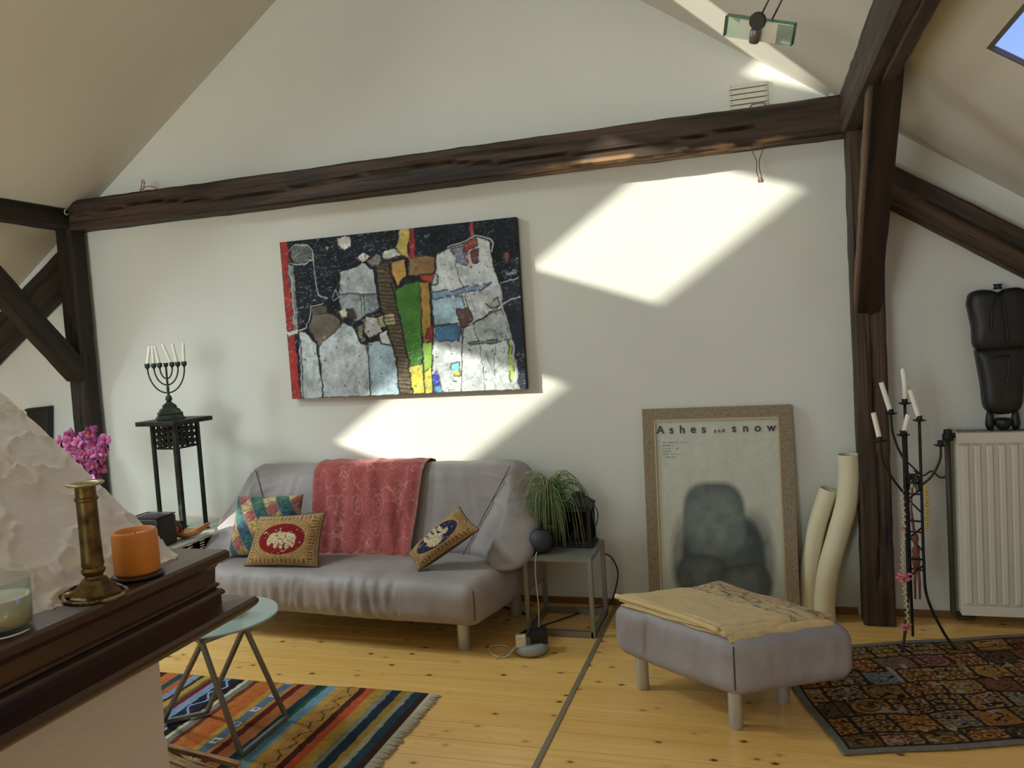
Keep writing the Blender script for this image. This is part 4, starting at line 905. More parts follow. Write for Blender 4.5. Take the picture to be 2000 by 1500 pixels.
# basket of kindling by the hearth
bk = thing('kindling_basket', (-1.70, 1.83, 0), 'basket of split kindling standing beside the hearth', 'basket')
M['kindling'] = mat('split_pine', sr(176, 138, 92), .8, noise=((4, 90, 90), sr(112, 80, 50), .35, .7, 5), coord='Object')
MB().lathe([(.001, .0), (.15, .0), (.18, .10), (.195, .18), (.187, .18), (.172, .10), (.14, .012), (.001, .012)], (-1.70, 1.83, 0), 28).build('basket_body', mat('dark_wicker', sr(70, 44, 28), .8, bump=((60, 60, 60), .6, .006), coord='World'), bk, smooth=True)
for k in range(26):
    a = rng.uniform(-.17, .17); zz = .205 + .07 * rng.random() + .06 * (1 - abs(a) / .17)
    d0 = np.array((-1.70 - .17 + .05 * rng.random(), 1.83 + a + .03 * rng.standard_normal(), zz + .03)); d1 = d0 + np.array((.31 + .05 * rng.random(), -.02 + .03 * rng.standard_normal(), -.055))
    MB().bar(d0, d1, .012 + .014 * rng.random(), .010 + .010 * rng.random()).build('stick', M['kindling'], bk, bevel=.002)
MB().tube(smoothp([(-1.88, 1.85, .20), (-1.85, 1.90, .25), (-1.80, 1.95, .285), (-1.76, 1.97, .275), (-1.74, 1.975, .24)], 8), .006, 8).build('handle', mat('orange_tipped_handle', sr(60, 34, 24), .5), bk, smooth=True)

# ================================================================== RUGS
KX0, KX1, KY0, KY1 = -3.05, -1.40, 1.95, 3.045
stripes = [(0, (58, 40, 34)), (.035, (40, 62, 74)), (.075, (150, 142, 118)), (.10, (150, 120, 50)), (.13, (34, 48, 66)), (.175, (128, 126, 108)), (.205, (176, 140, 62)), (.255, (186, 84, 48)), (.295, (72, 42, 30)), (.325, (176, 132, 70)), (.40, (190, 148, 76)),
           (.435, (110, 148, 164)), (.485, (52, 84, 60)), (.505, (28, 58, 72)), (.54, (168, 104, 62)), (.60, (98, 34, 36)), (.635, (172, 130, 66)), (.655, (88, 110, 128)), (.70, (180, 140, 66)), (.73, (182, 100, 50)), (.80, (176, 112, 56)), (.83, (116, 48, 40)), (.855, (120, 122, 104)),
           (.885, (200, 196, 178)), (.905, (44, 32, 28)), (.94, (36, 44, 66)), (1.0, (126, 148, 176)), (1.045, (116, 34, 48)), (1.075, (90, 104, 52)), (1.095, (184, 146, 70)), (1.13, (60, 46, 36)), (1.15, (124, 146, 172)), (1.19, (176, 92, 54)), (1.23, (40, 74, 76)), (1.27, (180, 104, 60)), (1.34, (66, 44, 36)), (1.40, (150, 60, 48)), (1.5, (40, 60, 70)), (1.58, (180, 140, 70))]
NU, NV = 420, 190
u, v = np.meshgrid(np.linspace(0, 1, NU), np.linspace(0, 1, NV))
xx = KX0 + (KX1 - KX0) * u; dd = KX1 - xx + .003 * vnoise(v * 40, u * 20, 1.0)
edges = np.array([s[0] for s in stripes]); cols = np.array([sr(*s[1]) for s in stripes])
col = cols[np.clip(np.searchsorted(edges, dd, 'right') - 1, 0, len(edges) - 1)]
col = col * .88 * (1 + .28 * fbm(u * 60, v * 50, 1.0, 3) + .10 * rng.standard_normal(u.shape))[..., None]
yy = v * (KY1 - KY0)
sq = (dd > .660) & (dd < .695); k_ = (yy / .13) % 1; col = np.where((sq & (np.abs(k_ - .5) < .14) & ~((np.abs(k_ - .5) < .08) & (dd > .668) & (dd < .687)))[..., None], sr(200, 196, 184), col)
zg = np.abs(((dd - .36) - .016 * np.sin(yy * 60) - .006 * np.sin(yy * 140))) < .0035; col = np.where((zg & (dd > .32) & (dd < .41))[..., None], sr(46, 36, 34), col)
zg = np.abs(((dd - .97) - .020 * np.sin(yy * 48))) < .005; col = np.where((zg & (dd > .94) & (dd < 1.0))[..., None], sr(150, 168, 190), col)
kr = thing('striped_rug', (-2.2, 2.5, 0), 'brightly striped flat-woven rug with a fringed end under the glass table', 'rug')
slab('weave', NU, NV, lambda a_, b_: (KX0 + (KX1 - KX0) * a_, KY0 + (KY1 - KY0) * b_ + .006 * np.sin(a_ * 9), .0075 + .0016 * fbm(a_ * 14, b_ * 9, 1.0, 2)), M['rug'], kr, .006, np.clip(col, 0, 1))
fg = MB(); yq = KY0
while yq < KY1:
    a = rng.uniform(-.004, .004); L_ = rng.uniform(.045, .06)
    fg.tube([(KX1 - .002, yq, .007), (KX1 + .015, yq + a * .5, .008), (KX1 + .035, yq + a, .006), (KX1 + L_, yq + a * 2, .0045)], [.0028, .0042, .0036, .0022], 5); yq += .0078
o = fg.build('fringe', mat('cream_fringe', sr(178, 168, 146), .95), kr, smooth=True); o['kind'] = 'stuff'
kb = MB(); yq = KY0 + .01
while yq < KY1: kb.lathe([(.001, 0), (.005, .001), (.005, .008), (.001, .009)], (KX1 + .012, yq, .001), 8); yq += .0234
o = kb.build('knots', mat('dark_knots', sr(60, 48, 40), .9), kr); o['kind'] = 'stuff'

# mosaic-patterned carpet, turned about 16 degrees
A0 = np.array((.205, 2.84)); e1 = np.array((.958, .287)); e2 = np.array((-.287, .958)); RL, RWd = 1.75, .90
NU, NV = 560, 290
u, v = np.meshgrid(np.linspace(0, 1, NU), np.linspace(0, 1, NV)); x = u * RL; y = v * RWd
pal = np.array([sr(*c) for c in ((92, 68, 38), (112, 54, 32), (136, 100, 48), (58, 48, 42), (96, 96, 98), (124, 78, 40), (72, 46, 34), (90, 84, 62), (108, 62, 44))])
x_, y_ = x, y; x = x + .014 * vnoise(y * 9, x * 3, 1.0); y = y + .012 * vnoise(x * 8, y * 3, 2.0)
row = np.floor(y / .125); xo = x + .04 * np.where(row % 2 == 0, 0, 1); cellw = .15
ci = np.floor(xo / cellw); hsh = (np.sin(ci * 12.9898 + row * 78.233) * 43758.5453) % 1; hs2 = (np.sin(ci * 39.3 + row * 11.1) * 24634.63) % 1
fx = xo / cellw - ci; fy = y / .125 - row
col = pal[(hsh * len(pal)).astype(int)]
d1 = np.abs(fx - .5) + np.abs(fy - .5); d2 = np.hypot(fx - .5, fy - .5)
acc = pal[(hs2 * len(pal)).astype(int)] * 1.7
ring = np.where(hsh > .5, (np.sin(d1 * 26) > .3), (np.sin(d2 * 30 + hs2 * 6) > .35)); col = np.where(ring[..., None], acc * .55 + col * .45, col)
sm = np.hypot(fx * 3 % 1 - .5, fy * 3 % 1 - .5); fl_ = (hs2 > .45) & (np.abs(sm - .28) < .09); col = np.where(fl_[..., None], sr(150, 122, 66), col); col = np.where(((hs2 > .45) & (sm < .12))[..., None], sr(118, 48, 30), col)
nn = np.abs(vnoise(x * 46 + 2 * fbm(x * 14, y * 14, 1.0), y * 46, 4.0)); col = np.where((nn < .10)[..., None], sr(34, 27, 24), col)
ln = (fx < .045) | (fx > .955) | (fy < .05) | (fy > .95); col = np.where(ln[..., None], sr(44, 34, 30), col)
nn2 = vnoise(x * 30, y * 30, 12.0); col = np.where((nn2 > .74)[..., None], sr(138, 128, 112), col)
x, y = x_, y_
bd = np.minimum(np.minimum(x, RL - x), np.minimum(y, RWd - y)); col = np.where(((bd > .028) & (bd < .036) | (bd > .105) & (bd < .112))[..., None], sr(36, 28, 26), col)
col = np.where((bd < .028)[..., None], sr(112, 108, 98), col)
col = col * (1 + .15 * fbm(x * 40, y * 40, 2.0, 3) + .10 * rng.standard_normal(u.shape))[..., None]
o = slab('patterned_carpet', NU, NV, lambda a_, b_: (A0[0] + e1[0] * RL * a_ + e2[0] * RWd * b_ + .004 * np.sin(b_ * 12), A0[1] + e1[1] * RL * a_ + e2[1] * RWd * b_ + .004 * np.sin(a_ * 22), .0095 + .002 * fbm(a_ * 12, b_ * 7, 1.0, 2) + .0025 * np.clip(1 - np.minimum(np.minimum(a_, 1 - a_) * RL, np.minimum(b_, 1 - b_) * RWd) / .02, 0, 1)), M['rug'], None, .0085, np.clip(col, 0, 1))
tag(o, 'dark multicoloured patterned carpet with grey binding under the iron candle stand', 'rug')

# ================================================================== ROUND GLASS TABLE
rt = thing('round_table', (-2.067, 2.582, 0), 'small round frosted glass table on a grey steel frame of crossed legs', 'table')
MB().lathe([(.001, .472), (.229, .472), (.234, .475), (.234, .479), (.230, .482), (.001, .482)], (-2.067, 2.582, 0), 64).build('glass_top', mat('frosted_green_glass', sr(146, 164, 158), .25, spec=.6), rt, auto=35)
J1, J2, J3, J4 = (-1.985, 2.39, .455), (-1.925, 2.56, .455), (-2.21, 2.60, .455), (-2.15, 2.77, .455)
fA, fB, fC, fD = (-1.89, 2.43, .022), (-1.885, 2.72, .022), (-2.38, 2.60, .022), (-2.25, 2.70, .022)
TB = .016
for a, b in ((J1, fA), (J2, fB), (J1, fC), (J2, fD)): MB().bar(a, b, TB).build('leg', M['dull_steel'], rt, bevel=.002)
for a, b in ((fA, fB), (fC, fD)): MB().bar(a, b, TB).build('foot_bar', M['dull_steel'], rt, bevel=.002)
J5 = (-2.13, 2.50, .462)
for a, b in ((J1, J2), (J1, (-2.22, 2.52, .463)), (J2, (-2.20, 2.70, .463))): MB().bar(a, b, TB).build('top_bar', M['dull_steel'], rt, bevel=.002)
t = thing('wire_stand', (-1.985, 2.58, .482), 'small black wire stand on the round glass table', 'stand')
ws = MB()
for a, b in (((-1.97, 2.60), (-1.975, 2.60)), ((-2.05, 2.62), (-2.05, 2.62)), ((-2.02, 2.54), (-2.02, 2.54))): ws.tube([(a[0] + .004, a[1], .484), (b[0], b[1], .53), (-2.015, 2.59, .532)], .0022, 6)
ws.build('legs', M['black'], t); MB().lathe([(.001, .530), (.05, .530), (.055, .536), (.05, .536), (.001, .533)], (-2.02, 2.588, 0), 24).build('dish', M['black'], t, smooth=True)

# ================================================================== SIDE TABLE and what stands on it
st = thing('side_table', (-1.0, 3.93, 0), 'square grey steel frame side table beside the sofa', 'table')
sx0, sx1, sy0, sy1, sh = -1.165, -.84, 3.765, 4.09, .392; w2 = .011
for x_, y_ in ((sx0, sy0), (sx1, sy0), (sx1, sy1), (sx0, sy1)): MB().box((x_ - w2, y_ - w2, 0), (x_ + w2, y_ + w2, sh)).build('leg', M['dull_steel'], st, bevel=.0015)
for a, b in (((sx0, sy0), (sx1, sy0)), ((sx1, sy0), (sx1, sy1)), ((sx1, sy1), (sx0, sy1)), ((sx0, sy1), (sx0, sy0))):
    MB().bar((a[0], a[1], .016), (b[0], b[1], .016), .022, .030).build('bottom_rail', M['dull_steel'], st); MB().bar((a[0], a[1], sh - .008), (b[0], b[1], sh - .008), .021, .016).build('top_rail', M['dull_steel'], st)
MB().box((sx0 - w2, sy0 - w2, sh), (sx1 + w2, sy1 + w2, sh + .006)).build('top_plate', mat('grey_metal_plate', sr(128, 130, 120), .45, metal=.3), st, bevel=.001)
TZ = sh + .006
# lantern
ln = thing('lantern', (-.93, 4.0, TZ), 'black metal candle lantern with a pitched top on the side table', 'lantern')
lx, ly, lw = -.935, 4.005, .062
MB().box((lx - .08, ly - .08, TZ), (lx + .08, ly + .08, TZ + .014)).build('base', M['black'], ln, bevel=.003)
for sx_, sy_ in ((-1, -1), (1, -1), (1, 1), (-1, 1)): MB().box((lx + sx_ * lw - .007, ly + sy_ * lw - .007, TZ + .014), (lx + sx_ * lw + .007, ly + sy_ * lw + .007, TZ + .20)).build('corner_post', M['black'], ln)
gl = pane_mat('smoky_lantern_glass', (.05, .055, .05))
for k in range(4):
    a = k * math.pi / 2; dx, dy = round(math.cos(a)), round(math.sin(a)); cxx, cyy = lx + dx * lw, ly + dy * lw
    MB().box((cxx - (.002 if dx else lw - .008), cyy - (.002 if dy else lw - .008), TZ + .03), (cxx + (.002 if dx else lw - .008), cyy + (.002 if dy else lw - .008), TZ + .185)).build('pane', gl, ln)
    for zz in (TZ + .022, TZ + .192): MB().bar((lx + dx * lw - dy * lw, ly + dy * lw + dx * lw, zz), (lx + dx * lw + dy * lw, ly + dy * lw - dx * lw, zz), .012, .016).build('rail', M['black'], ln)
rf = MB(); r4 = lambda h_, z: [(lx - h_, ly - h_, z), (lx + h_, ly - h_, z), (lx + h_, ly + h_, z), (lx - h_, ly + h_, z)]
rg = [r4(.075, TZ + .20), r4(.077, TZ + .208), r4(.034, TZ + .246), r4(.034, TZ + .262), r4(.02, TZ + .272)]
rf.raw([p for q_ in rg for p in q_], [(i * 4 + k, i * 4 + (k + 1) % 4, (i + 1) * 4 + (k + 1) % 4, (i + 1) * 4 + k) for i in range(4) for k in range(4)] + [(3, 2, 1, 0), (16, 17, 18, 19)]); lroof = rf.build('roof', M['black'], ln)
MB().tube(smoothp([(lx + .03, ly - .02, TZ + .262), (lx + .075, ly - .03, TZ + .235), (lx + .105, ly - .03, TZ + .17), (lx + .095, ly - .03, TZ + .11), (lx + .085, ly - .03, TZ + .098)], 8), .0028, 6).build('hanging_loop', M['black'], lroof, smooth=True)
# plant
pp = thing('potted_plant', (-1.075, 3.98, TZ), 'grassy pot plant with long arching thin leaves beside the lantern', 'plant')
MB().lathe([(.001, TZ), (.05, TZ), (.062, TZ + .10), (.066, TZ + .115), (.06, TZ + .115), (.055, TZ + .10), (.001, TZ + .098)], (-1.075, 3.985, 0), 28).build('pot', mat('dark_green_pot', sr(60, 66, 56), .5), pp, smooth=True)
MB().lathe([(.001, TZ + .09), (.05, TZ + .10), (.04, TZ + .16), (.035, TZ + .22), (.02, TZ + .25), (.001, TZ + .26)], (-1.075, 3.985, 0), 16).build('stem', mat('leafy_core', sr(52, 70, 40), .8), pp, smooth=True)
lf = MB(); lf2 = MB()
for k in range(230):
    a = rng.uniform(0, 2 * math.pi); rch = rng.uniform(.05, .17) * (1.0 if math.sin(a) < .3 else .75); h0 = TZ + rng.uniform(.16, .27); up_ = rng.uniform(.03, .12); dr = rng.uniform(.05, .30)
    if k < 34: a = rng.normal(0 if k % 3 else math.pi, .5); rch = rng.uniform(.13, .21); up_ = rng.uniform(.09, .15); dr = rng.uniform(.06, .3)
    px_, py_ = -1.075 + rng.uniform(-.02, .02), 3.98 + rng.uniform(-.02, .02); ca, sa = math.cos(a), math.sin(a) * .75
    py_lim = lambda q_: min(q_, 4.225)
    pts = [(px_, py_, h0), (px_ + ca * rch * .45, py_lim(py_ + sa * rch * .45), h0 + up_), (px_ + ca * rch * .9, py_lim(py_ + sa * rch * .9), h0 + up_ * .55), (px_ + ca * rch * 1.1, py_lim(py_ + sa * rch * 1.1), max(TZ + .008, h0 + up_ * .5 - dr))]
    sp = smoothp(pts, 5); (lf if k % 3 else lf2).tube(sp, list(np.linspace(.0030, .0010, len(sp))), 4)
o = lf.build('foliage', mat('green_blades', sr(104, 134, 82), .55), pp, smooth=True); o['kind'] = 'stuff'
o = lf2.build('foliage', mat('dry_blades', sr(150, 150, 104), .6), pp, smooth=True); o['kind'] = 'stuff'
# round speaker
sp_ = thing('round_speaker', (-1.102, 3.835, TZ), 'small dark blue ball-shaped speaker at the table front', 'speaker')
MB().lathe([(.001, TZ), (.028, TZ), (.05, TZ + .018), (.062, TZ + .048), (.060, TZ + .075), (.048, TZ + .10), (.03, TZ + .115), (.001, TZ + .121)], (-1.102, 3.835, 0), 36).build('shell', mat('dark_blue_fabric', sr(54, 58, 72), .6, bump=((300, 300, 300), .4, .001)), sp_, smooth=True)
MB().lathe([(.001, TZ + .1205), (.022, TZ + .1185), (.022, TZ + .1215), (.001, TZ + .1225)], (-1.102, 3.835, 0), 24).build('top_disc', M['black'], sp_, smooth=True)
MB().tube(smoothp([(-1.105, 3.776, TZ + .018), (-1.108, 3.755, TZ - .01), (-1.110, 3.745, .30), (-1.104, 3.742, .15), (-1.098, 3.70, .06), (-1.092, 3.63, .052)], 10), .0028, 6).build('power_cord', M['cord_white'], sp_, smooth=True)
# power hub on the floor
hb_ = thing('power_hub', (-1.095, 3.55, 0), 'grey doughnut-shaped socket hub on the floor before the side table', 'socket hub')
MB().lathe([(.001, .0), (.06, .0), (.078, .012), (.082, .026), (.076, .042), (.058, .052), (.03, .05), (.001, .049)], (-1.095, 3.55, 0), 40).build('body', mat('grey_blue_plastic', sr(150, 154, 160), .45), hb_, smooth=True)
o = MB().box((-1.155, 3.49, .044), (-1.108, 3.528, .096), rot=.3).build('plug_adapter', M['white'], None, bevel=.005); tag(o, 'white cube charger plugged into the grey socket hub', 'charger')
o = MB().box((-1.10, 3.53, .046), (-1.02, 3.60, .106), rot=.35).build('plug_adapter', M['black'], None, bevel=.005); tag(o, 'black power adapter plugged into the grey socket hub', 'charger')
def cord(name, pts, r, m, label): return tag(MB().tube(smoothp(pts, 10), r, 6).build(name, m, None, smooth=True), label, 'cable')
cord('cable', [(-1.13, 3.61, .03), (-1.20, 3.66, .006), (-1.21, 3.74, .006), (-1.19, 3.83, .006), (-1.22, 3.96, .006), (-1.30, 4.06, .006), (-1.42, 4.12, .006)], .0055, M['cord_black'], 'thick black cable running from the socket hub behind the sofa')
cord('cable', [(-1.11, 3.63, .04), (-1.16, 3.72, .006), (-1.16, 3.82, .006), (-1.05, 3.98, .006), (-.92, 4.16, .006), (-.84, 4.21, .02), (-.80, 4.215, .12), (-.79, 4.215, .20), (-.82, 4.215, .27), (-.86, 4.215, .29)], .004, M['cord_black'], 'thin black cable looping along the wall behind the side table')
cord('cable', [(-1.15, 3.50, .05), (-1.20, 3.47, .006), (-1.27, 3.49, .005), (-1.31, 3.57, .005), (-1.26, 3.60, .005), (-1.20, 3.55, .005), (-1.24, 3.44, .005)], .003, M['cord_white'], 'white charging cable curled on the boards beside the socket hub')

# ================================================================== LOW TABLE, TALL STAND, MENORAH
LTZ = .478
lt = thing('low_table', (-3.4, 3.72, 0), 'low grey-topped metal table half hidden behind the fireplace hood', 'table')
M['slate'] = mat('pale_grey_top', sr(186, 190, 172), .35)
MB().box((-3.92, 3.42, LTZ - .014), (-3.02, 4.16, LTZ)).build('table_top', M['slate'], lt, bevel=.003)
for x_, y_ in ((-3.06, 3.47), (-3.06, 4.11), (-3.88, 3.47), (-3.88, 4.11)): MB().box((x_ - .014, y_ - .014, 0), (x_ + .014, y_ + .014, LTZ - .014)).build('leg', M['dull_steel'], lt)
def lattice_panel(cx, cy, z0, z1, half, ang, m, parent, name='pierced_panel', n=4, th=.006):
    """vertical panel of bars leaving square holes, in direction ang"""
    d = np.array((math.cos(ang), math.sin(ang))); nrm = np.array((-d[1], d[0])); o = MB()
    def bx(s0, s1, za, zb):
        V = []
        for zz in (za, zb):
            for tt in (-th / 2, th / 2):
                for ss in (s0, s1): V.append((cx + d[0] * ss + nrm[0] * tt, cy + d[1] * ss + nrm[1] * tt, zz))
        o.raw(V, [(0, 1, 3, 2), (4, 6, 7, 5), (0, 4, 5, 1), (2, 3, 7, 6), (0, 2, 6, 4), (1, 5, 7, 3)])
    hs = 2 * half / n; bw = hs * .54
    for k in range(n + 1): s_ = -half + k * hs; bx(max(-half, s_ - bw / 2), min(half, s_ + bw / 2), z0, z1)
    hz_ = (z1 - z0) / n; bz = hz_ * .54
    for k in range(n + 1): zz = z0 + k * hz_; bx(-half, half, max(z0, zz - bz / 2), min(z1, zz + bz / 2))
    return o.build(name, m, parent)
lattice_panel(-3.045, 3.79, LTZ - .10, LTZ - .016, .30, math.pi / 2, M['iron'], lt, n=6)
lattice_panel(-3.47, 3.455, LTZ - .10, LTZ - .016, .40, 0, M['iron'], lt, n=8)
sd = thing('plant_stand', (-3.25, 3.85, LTZ), 'tall slim black metal stand with pierced panels under its square top', 'stand')
scx, scy, sr_ = -3.25, 3.85, .120; a0 = R(-51.5)
V4 = lambda r, k: (scx + r * math.cos(a0 + k * math.pi / 2), scy + r * math.sin(a0 + k * math.pi / 2))
tp = [V4(.207, k) for k in range(4)]
MB().raw([(x_, y_, 1.108) for x_, y_ in tp] + [(x_, y_, 1.133) for x_, y_ in tp], [(3, 2, 1, 0), (4, 5, 6, 7)] + [(k, (k + 1) % 4, 4 + (k + 1) % 4, 4 + k) for k in range(4)]).build('top', M['iron'], sd, bevel=.003)
for k in range(4):
    x_, y_ = V4(sr_, k); MB().bar((x_, y_, LTZ), (x_, y_, 1.108), .018 if k != 0 else .024).build('leg', M['iron'], sd)
    MB().lathe([(.001, LTZ), (.022, LTZ), (.022, LTZ + .004), (.001, LTZ + .004)], (x_, y_, 0), 16).build('foot_pad', M['iron'], sd)
    x2, y2 = V4(sr_, k + 1); lattice_panel((x_ + x2) / 2, (y_ + y2) / 2, .968, 1.108, math.hypot(x2 - x_, y2 - y_) / 2 - .008, math.atan2(y2 - y_, x2 - x_), M['iron'], sd)
mz = 1.133
me_ = thing('menorah', (-3.275, 3.85, mz), 'green-patinated seven-armed candelabrum on the tall black stand', 'candelabrum')
mx_, my_ = -3.275, 3.85
fo = MB(); sq4 = lambda h_, z: [(mx_ + sx_ * h_, my_ + sy_ * h_, z) for sx_, sy_ in ((-1, -1), (1, -1), (1, 1), (-1, 1))]
rot45 = lambda L_: [(mx_ + ((x_ - mx_) - (y_ - my_)) * .7071, my_ + ((x_ - mx_) + (y_ - my_)) * .7071, z_) for x_, y_, z_ in L_]
lv = [(.075, 0), (.075, .008), (.068, .012), (.062, .03), (.066, .036), (.056, .042), (.05, .058), (.038, .064), (.034, .082), (.02, .092), (.014, .10)]
fo.raw([p for h_, z in lv for p in rot45(sq4(h_, mz + z))], [(i * 4 + k, i * 4 + (k + 1) % 4, (i + 1) * 4 + (k + 1) % 4, (i + 1) * 4 + k) for i in range(len(lv) - 1) for k in range(4)] + [(3, 2, 1, 0), tuple((len(lv) - 1) * 4 + k for k in range(4))])
fo.build('foot', M['bronze'], me_)
MB().lathe([(.001, mz + .095), (.011, mz + .10), (.019, mz + .115), (.016, mz + .13), (.007, mz + .142), (.0075, mz + .18), (.009, mz + .185), (.006, mz + .19), (.0055, mz + .30), (.012, mz + .305), (.014, mz + .325), (.001, mz + .325)], (mx_, my_, 0), 20).build('stem', M['bronze'], me_, smooth=True)
tilt = R(4)
ang = R(34)
adx, ady = math.cos(ang), math.sin(ang)
cups = []
for k, (rr, rz_) in enumerate(((.033, .066), (.064, .102), (.098, .148))):
    zc = mz + .300
    arc = [(mx_ + adx * rr * math.cos(t_), my_ + ady * rr * math.cos(t_), zc - rz_ * math.sin(t_)) for t_ in np.linspace(0, math.pi, 29)]
    MB().tube(arc, .0042, 8).build('arm', M['bronze'], me_, smooth=True)
    cups += [(arc[0][0], arc[0][1]), (arc[-1][0], arc[-1][1])]
for x_, y_ in cups: MB().lathe([(.001, mz + .292), (.006, mz + .294), (.007, mz + .300), (.013, mz + .304), (.015, mz + .312), (.014, mz + .327), (.011, mz + .327), (.010, mz + .312), (.001, mz + .312)], (x_, y_, 0), 16).build('candle_cup', M['bronze'], me_, smooth=True)
def taper(name, base, top, r, label, group, pointed=True, cat='candle', bend=0):
    b = Vector(base); t = Vector(top); d = t - b
    pts = [b + d * f + Vector((bend * math.sin(f * math.pi), 0, 0)) for f in np.linspace(0, 1, 9)]
    rad = [r] * 8 + [r * (.30 if pointed else .97)]
    if pointed: pts.insert(8, pts[7].lerp(pts[8], .5)); rad = [r] * 8 + [r * .92, r * .3]
    th_ = thing(name, tuple(b), label, cat, group)
    wx = MB().tube(pts, rad, 14).build('wax', M['wax'], th_, auto=45)
    MB().tube([pts[-1], pts[-1] + d.normalized() * .006], .0009, 5).build('wick', M['black'], wx)
    return th_
lean_ = {5: .022, 3: .002, 1: -.016, 0: -.043, 2: -.020, 4: .006}
ARMS = ('inner', 'middle', 'outer')
for k, (x_, y_) in enumerate(cups):
    dx, dy = lean_[k] * adx, lean_[k] * ady; h_ = .125 if k % 2 == 0 else .115
    taper('taper_candle', (x_, y_, mz + .313), (x_ + dx, y_ + dy, mz + .313 + h_), .0085, 'thin white taper on the %s arm, %s side, of the seven-armed candelabrum' % (ARMS[k // 2], 'sofa' if k % 2 == 0 else 'orchid'), 'tapers in the seven-armed candelabrum')
# things on the low table
t = thing('vase', (-3.18, 3.53, LTZ), 'square black vase on the low table against the fireplace hood', 'vase')
P, F = lattice(10, 10, 16); q, nrm = roundbox(P, (.095, .075, .082), .014)
add('body', q + np.array((-3.185, 3.535, LTZ + .082)), F, M['black'], t, auto=50)
MB().raw([(-3.185 + a * .085, 3.535 + b * .065, LTZ + .164) for a, b in ((-1, -1), (1, -1), (1, 1), (-1, 1))] + [(-3.185 + a * .093, 3.535 + b * .073, LTZ + .164) for a, b in ((-1, -1), (1, -1), (1, 1), (-1, 1))] + [(-3.185 + a * .093, 3.535 + b * .073, LTZ + .169) for a, b in ((-1, -1), (1, -1), (1, 1), (-1, 1))] + [(-3.185 + a * .085, 3.535 + b * .065, LTZ + .169) for a, b in ((-1, -1), (1, -1), (1, 1), (-1, 1))],
         [(k + 4 * j, (k + 1) % 4 + 4 * j, (k + 1) % 4 + 4 * ((j + 1) % 4), k + 4 * ((j + 1) % 4)) for j in range(4) for k in range(4)]).build('rim', M['black'], t)
# boat-shaped wooden dish with an apple
dt = thing('wooden_dish', (-3.12, 3.72, LTZ), 'pale orange boat-shaped wooden dish on the low table', 'dish')
n1, n2 = 40, 16; u, v = np.meshgrid(np.linspace(-1, 1, n1), np.linspace(-1, 1, n2)); wd = .055 * np.sqrt(np.clip(1 - u ** 2, 0, 1)) + .001
X = -3.115 + u * .145; Yd = 3.70 + v * wd + .03 * u; Zd = LTZ + .008 + .032 * v ** 2 * np.sqrt(np.clip(1 - u ** 2, 0, 1)) + .075 * np.clip(u, 0, 1) ** 2.2 + .03 * np.clip(-u, 0, 1) ** 2
slab('dish_body', n1, n2, lambda a, b: (X, Yd, Zd), mat('pale_olive_wood', sr(206, 144, 88), .5, noise=((30, 8, 30), sr(168, 106, 60), .35, .7)), dt, .006)
for (ax, ay, rr, cc, nm, lb) in ((-3.175, 3.665, .034, (150, 40, 40), 'apple', 'red apple lying in the wooden dish beside the black vase'), (-3.20, 3.715, .042, (58, 44, 30), 'gourd', 'dark brown round gourd behind the red apple')):
    t = thing(nm, (ax, ay, LTZ + .014), lb, 'fruit')
    fh = MB().lathe([(.001, .006), (.012, 0)] + [(rr * math.sin(a) * (1 + .06 * math.sin(a)), rr * (1 - math.cos(a) * .94)) for a in np.linspace(.4, 2.7, 14)] + [(.006, rr * 1.78), (.001, rr * 1.70)], (ax, ay, LTZ + .014), 24).build('flesh', mat(nm + '_skin', sr(*cc), .4), t, smooth=True)
    MB().tube([(ax, ay, LTZ + .014 + rr * 1.70), (ax + .003, ay, LTZ + .014 + rr * 1.98)], .0015, 6).build('stalk', M['ebony'], fh)
# orchids
oc = thing('orchid', (-3.66, 3.60, LTZ), 'bunch of pink artificial orchids in front of the dark post', 'flowers')
MB().lathe([(.001, LTZ), (.045, LTZ), (.055, LTZ + .06), (.04, LTZ + .14), (.028, LTZ + .2), (.034, LTZ + .23), (.03, LTZ + .23), (.024, LTZ + .2), (.001, LTZ + .19)], (-3.655, 3.60, 0), 28).build('vase', mat('grey_glaze', sr(110, 112, 106), .35), oc, smooth=True)
pm = [mat('orchid_petal_%d' % k, sr(*c), .6, sheen=.1) for k, c in enumerate(((168, 84, 142), (146, 62, 114), (188, 118, 170), (134, 50, 94)))]
lipm = mat('orchid_lip', sr(176, 52, 52), .55); stm = mat('orchid_stem', sr(72, 86, 46), .6)
for k in range(4):
    s0 = (-3.655, 3.60, LTZ + .2); e_ = (-3.75 + .07 * k, 3.56 + .02 * k, 1.06 - .02 * abs(k - 2)); MB().tube(smoothp([s0, (-3.67 + .02 * k, 3.585, .86), e_], 8), .0035, 6).build('stem', stm, oc, smooth=True)
petal_protos = []
for pmm in pm:
    n = 7; u, v = np.meshgrid(np.linspace(0, 1, n), np.linspace(-1, 1, n)); w_ = .013 * np.sin(np.clip(u, 0, 1) * math.pi * .9 + .18) ** .7
    Xp = u * .032; Yp = v * w_; Zp = .006 * np.sin(u * 2.6) - .004 * v ** 2
    me = bpy.data.meshes.new('petal'); me.from_pydata(np.stack([Xp, Yp, Zp], -1).reshape(-1, 3).tolist(), [], gridF(n, n)); me.polygons.foreach_set('use_smooth', [True] * len(me.polygons)); me.materials.append(pmm)
    petal_protos.append(me)
lipme = MB().lathe([(.001, 0), (.005, .002), (.008, .008), (.005, .013), (.001, .014)], (0, 0, 0), 8); lo = lipme.build('lip', lipm, None, smooth=True); lip_mesh = lo.data; bpy.data.objects.remove(lo)
r2 = random.Random(5); spots = []
